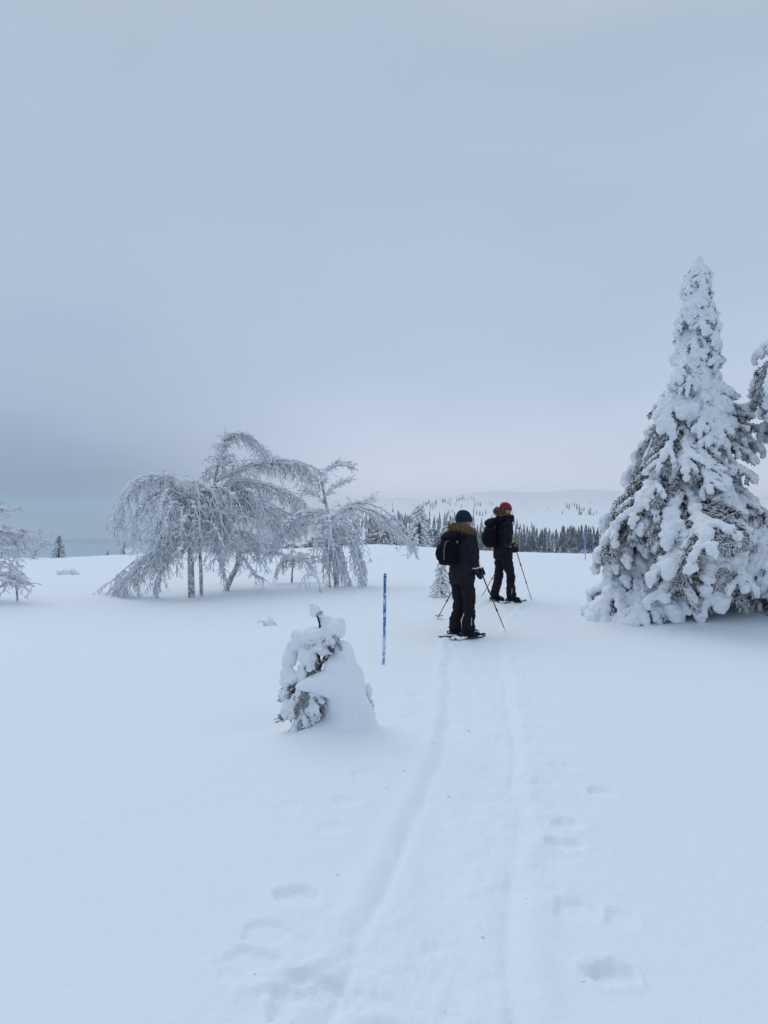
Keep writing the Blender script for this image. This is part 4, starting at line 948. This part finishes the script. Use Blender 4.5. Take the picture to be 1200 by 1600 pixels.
def backpack(base, yaw, label, H, W, D, detail):
    root = empty('backpack', base, yaw, label, 'backpack'); b = MB(); X, Yv = V((1, 0, 0)), V((0, 1, 0))
    b.rings([(V((-D*.5+ox*D, 0, z*H)), X, Yv, D*.5*a, W*.5*c, .9) for z, a, c, ox in [(0, .55, .75, .12), (.04, .85, .92, .03), (.25, 1.05, 1.0, -.06), (.55, 1.0, 1.0, -.03), (.74, .80, .95, .08), (.80, .72, .9, .12)]], 24)
    b.ball(V((-D*.95, 0, H*.33)), (D*.30, W*.36, H*.25), 14, 9)
    link('bag', remesh(b, 'bag', M['pack'], .011, 3, .014, 8, .008, 18), root)
    l = MB(); l.rings([(V((-D*.42+ox*D, 0, z*H)), X, Yv, D*.5*a, W*.5*c, .9) for z, a, c, ox in [(.74, .90, .98, -.02), (.80, 1.08, 1.06, -.05), (.90, 1.02, 1.02, .0), (.99, .75, .85, .12), (1.02, .4, .5, .2)]], 24)
    lid = link('lid', remesh(l, 'lid', M['pack'], .011, 3, .016, 9, .006, 20), root)
    for s in (-1, 1):
        t = MB(); t.tube([V((.0, s*W*.30, H*.93)), V((.06, s*W*.36, H*1.0)), V((.15, s*W*.42, H*.98)), V((.235, s*W*.40, H*.88)), V((.25, s*W*.46, H*.62)), V((.14, s*W*.68, H*.36)), V((.0, s*W*.48, H*.16))], .016, 8); t.obj('shoulder_strap', M['black'], root)
        c = MB(); c.tube([V((-D*1.0, s*W*.26, H*.12)), V((-D*1.12, s*W*.27, H*.40)), V((-D*1.02, s*W*.25, H*.66)), V((-D*.7, s*W*.22, H*.74))], .006 if detail else .004, 6); c.obj('zip', M['zip'] if detail and s < 0 else M['black'], root)
        k = MB(); k.box((-D*.45, s*W*.505, H*.70), (.014, .006, .02)); k.obj('buckle', M['zip'] if detail else M['alu'], root)
    h = MB(); h.tube([V((-.01, -.03, H*.99)), V((-.005, -.015, H*1.05)), V((-.005, .015, H*1.05)), V((-.01, .03, H*.99))], .007, 6); h.obj('haul_loop', M['black'], root)
    return root

# nearer walker, seen from behind and turned to the right
Y1 = 10.6; x1 = (722-600)/FPX*Y1; z1 = G(x1, Y1)+.018; yaw1 = radians(34); B1 = (x1, Y1, z1)
J1 = dict(z_hip=.86, z_sh=1.365, tor=lambda z: .0+.02*(z-.8), hem=.70, bulk=.94, head=V((.045, .0, 1.572)), head_yaw=radians(-8),
          fur=(25, 335, .140, .080, -.005, .95, .045),
          hipl=V((0, .09, .84)), hipr=V((0, -.09, .84)), knl=V((.03, .10, .47)), knr=V((.035, -.115, .47)), anl=V((-.03, .115, .125)), anr=V((.01, -.125, .125)),
          shl=V((0, .195, 1.35)), shr=V((.0, -.195, 1.35)), ell=V((.03, .25, 1.08)), elr=V((.015, -.235, 1.10)), wrl=V((.22, .24, .96)), wrr=V((.155, -.235, .905)))
tipR = P(789, 990, 10.85); tipR.z = G(tipR.x, tipR.y)+.03; gR = P(752.5, 896, 10.55)
Ri1 = Matrix.Rotation(-yaw1, 3, 'Z'); J1['gripr'] = Ri1 @ (gR-V(B1)); J1['poler'] = Ri1 @ (gR-tipR)
J1['wrr'] = J1['gripr']+V((-.10, .0, .055))
tipL = V(((684-600)/FPX*12.0, 12.0, 0)); tipL.z = G(tipL.x, tipL.y)+.0; gL = toworld(B1, yaw1, V((.27, .25, .93))); J1['gripl'] = V((.27, .25, .93)); J1['polel'] = Ri1 @ (gL-tipL)
person(B1, yaw1, J1, 'person in a blue knit hat and navy parka with brown fur collar, seen from behind', dict(jacket=M['navy']), 1)
make_pole(tipR, gR, 'black trekking pole planted to the right of the walker in the blue hat', M['alu'], basket=False, over=.135)
make_pole(tipL, gL, 'black trekking pole with round snow basket, left of the walker in the blue hat', M['alu'])
pk = toworld(B1, yaw1, V((-.135, .03, .955))); backpack(pk, yaw1, 'rounded black backpack with a pale zip line on the walker in the blue hat', .46, .30, .23, True).rotation_euler = (0, radians(9), yaw1)
for s, lb in (('l', 'far left snowshoe under the walker in the blue hat'), ('r', 'near right snowshoe under the walker in the blue hat')):
    a = J1['an'+s]; q = toworld(B1, yaw1+(.05 if s == 'l' else -.12), V((a.x-.0, a.y, -.02))); snowshoe((q.x, q.y, G(q.x, q.y)-.002), yaw1+(.05 if s == 'l' else -.12), lb)
# farther walker, side on
Y2 = 14.5; x2 = (787-600)/FPX*Y2; z2 = G(x2, Y2)+.018; yaw2 = radians(14); B2 = (x2, Y2, z2)
J2 = dict(z_hip=.94, z_sh=1.50, tor=lambda z: -.02+.03*(z-.8), hem=.80, bulk=1.03, head=V((.05, 0, 1.715)), head_yaw=radians(-58),
          fur=(95, 265, .100, .165, -.03, 1.0, .05),
          hipl=V((-.02, .095, .92)), hipr=V((0, -.095, .92)), knl=V((-.05, .105, .52)), knr=V((.09, -.105, .52)), anl=V((-.13, .12, .125)), anr=V((.10, -.12, .125)),
          shl=V((0, .215, 1.475)), shr=V((.0, -.215, 1.475)), ell=V((.02, .29, 1.17)), elr=V((-.02, -.275, 1.17)), wrl=V((.2, .2, 1.02)), wrr=V((.17, -.20, 1.02)))
Ri2 = Matrix.Rotation(-yaw2, 3, 'Z')
tip2 = P(831, 933, 14.7); tip2.z = G(tip2.x, tip2.y)+.0; g2 = P(806, 858, 14.45)
J2['gripl'] = Ri2 @ (g2-V(B2)); J2['polel'] = Ri2 @ (g2-tip2); J2['wrl'] = J2['gripl']+V((-.09, .03, .0))
tip3 = P(753, 927, 15.3); tip3.z = G(tip3.x, tip3.y)+.0; g3 = P(799, 851, 14.25)
J2['gripr'] = Ri2 @ (g3-V(B2)); J2['poler'] = Ri2 @ (g3-tip3); J2['wrr'] = J2['gripr']+V((-.085, .0, .01))
J2['ell'] = V((-.02, .28, 1.17)); J2['elr'] = V((-.05, -.275, 1.17))
person(B2, yaw2, J2, 'bearded person in a red knit hat, sunglasses and black parka standing side on', dict(jacket=M['black']), 2)
make_pole(tip2, g2, 'trekking pole slanting down to the right of the walker in the red hat', M['yellow'], basket=False, over=.10)
make_pole(tip3, g3, 'yellow gripped trekking pole crossing behind the legs of the walker in the red hat', M['yellow'], basket=False, over=.12)
pk = toworld(B2, yaw2, V((-.155, .0, 1.02))); backpack(pk, yaw2, 'plain black backpack on the walker in the red hat', .54, .36, .215, False)
for s, lb in (('l', 'rear snowshoe under the walker in the red hat'), ('r', 'front snowshoe under the walker in the red hat')):
    a = J2['an'+s]; q = toworld(B2, yaw2, V((a.x+.02, a.y, -.02))); snowshoe((q.x, q.y, G(q.x, q.y)-.002), yaw2+(.1 if s == 'l' else .0), lb)

# ------------------------------------------------------------------ crumbs of snow kicked up along the trail
rnd = random.Random(21); cm = MB()
for i in range(36):
    y = rnd.uniform(1.9, 8.5); sd_ = rnd.choice((-1, 1)); xl = np.interp(y, *zip(*TL)); xr = np.interp(y, *zip(*TR)); x = (xl-abs(rnd.gauss(0, .28))) if sd_ < 0 else (xr+abs(rnd.gauss(0, .28)))
    if rnd.random() < .25: x = rnd.uniform(xl, xr)
    r = rnd.choice((.003, .004, .005, .006, .009)); cm.ball((x, y, G(x, y)+r*.2), (r*rnd.uniform(.8, 1.5), r, r*.75), 6, 4)
tag(cm.obj('snow_crumbs', M['clump']), 'small crumbs of snow scattered beside the trodden trail', kind='stuff')
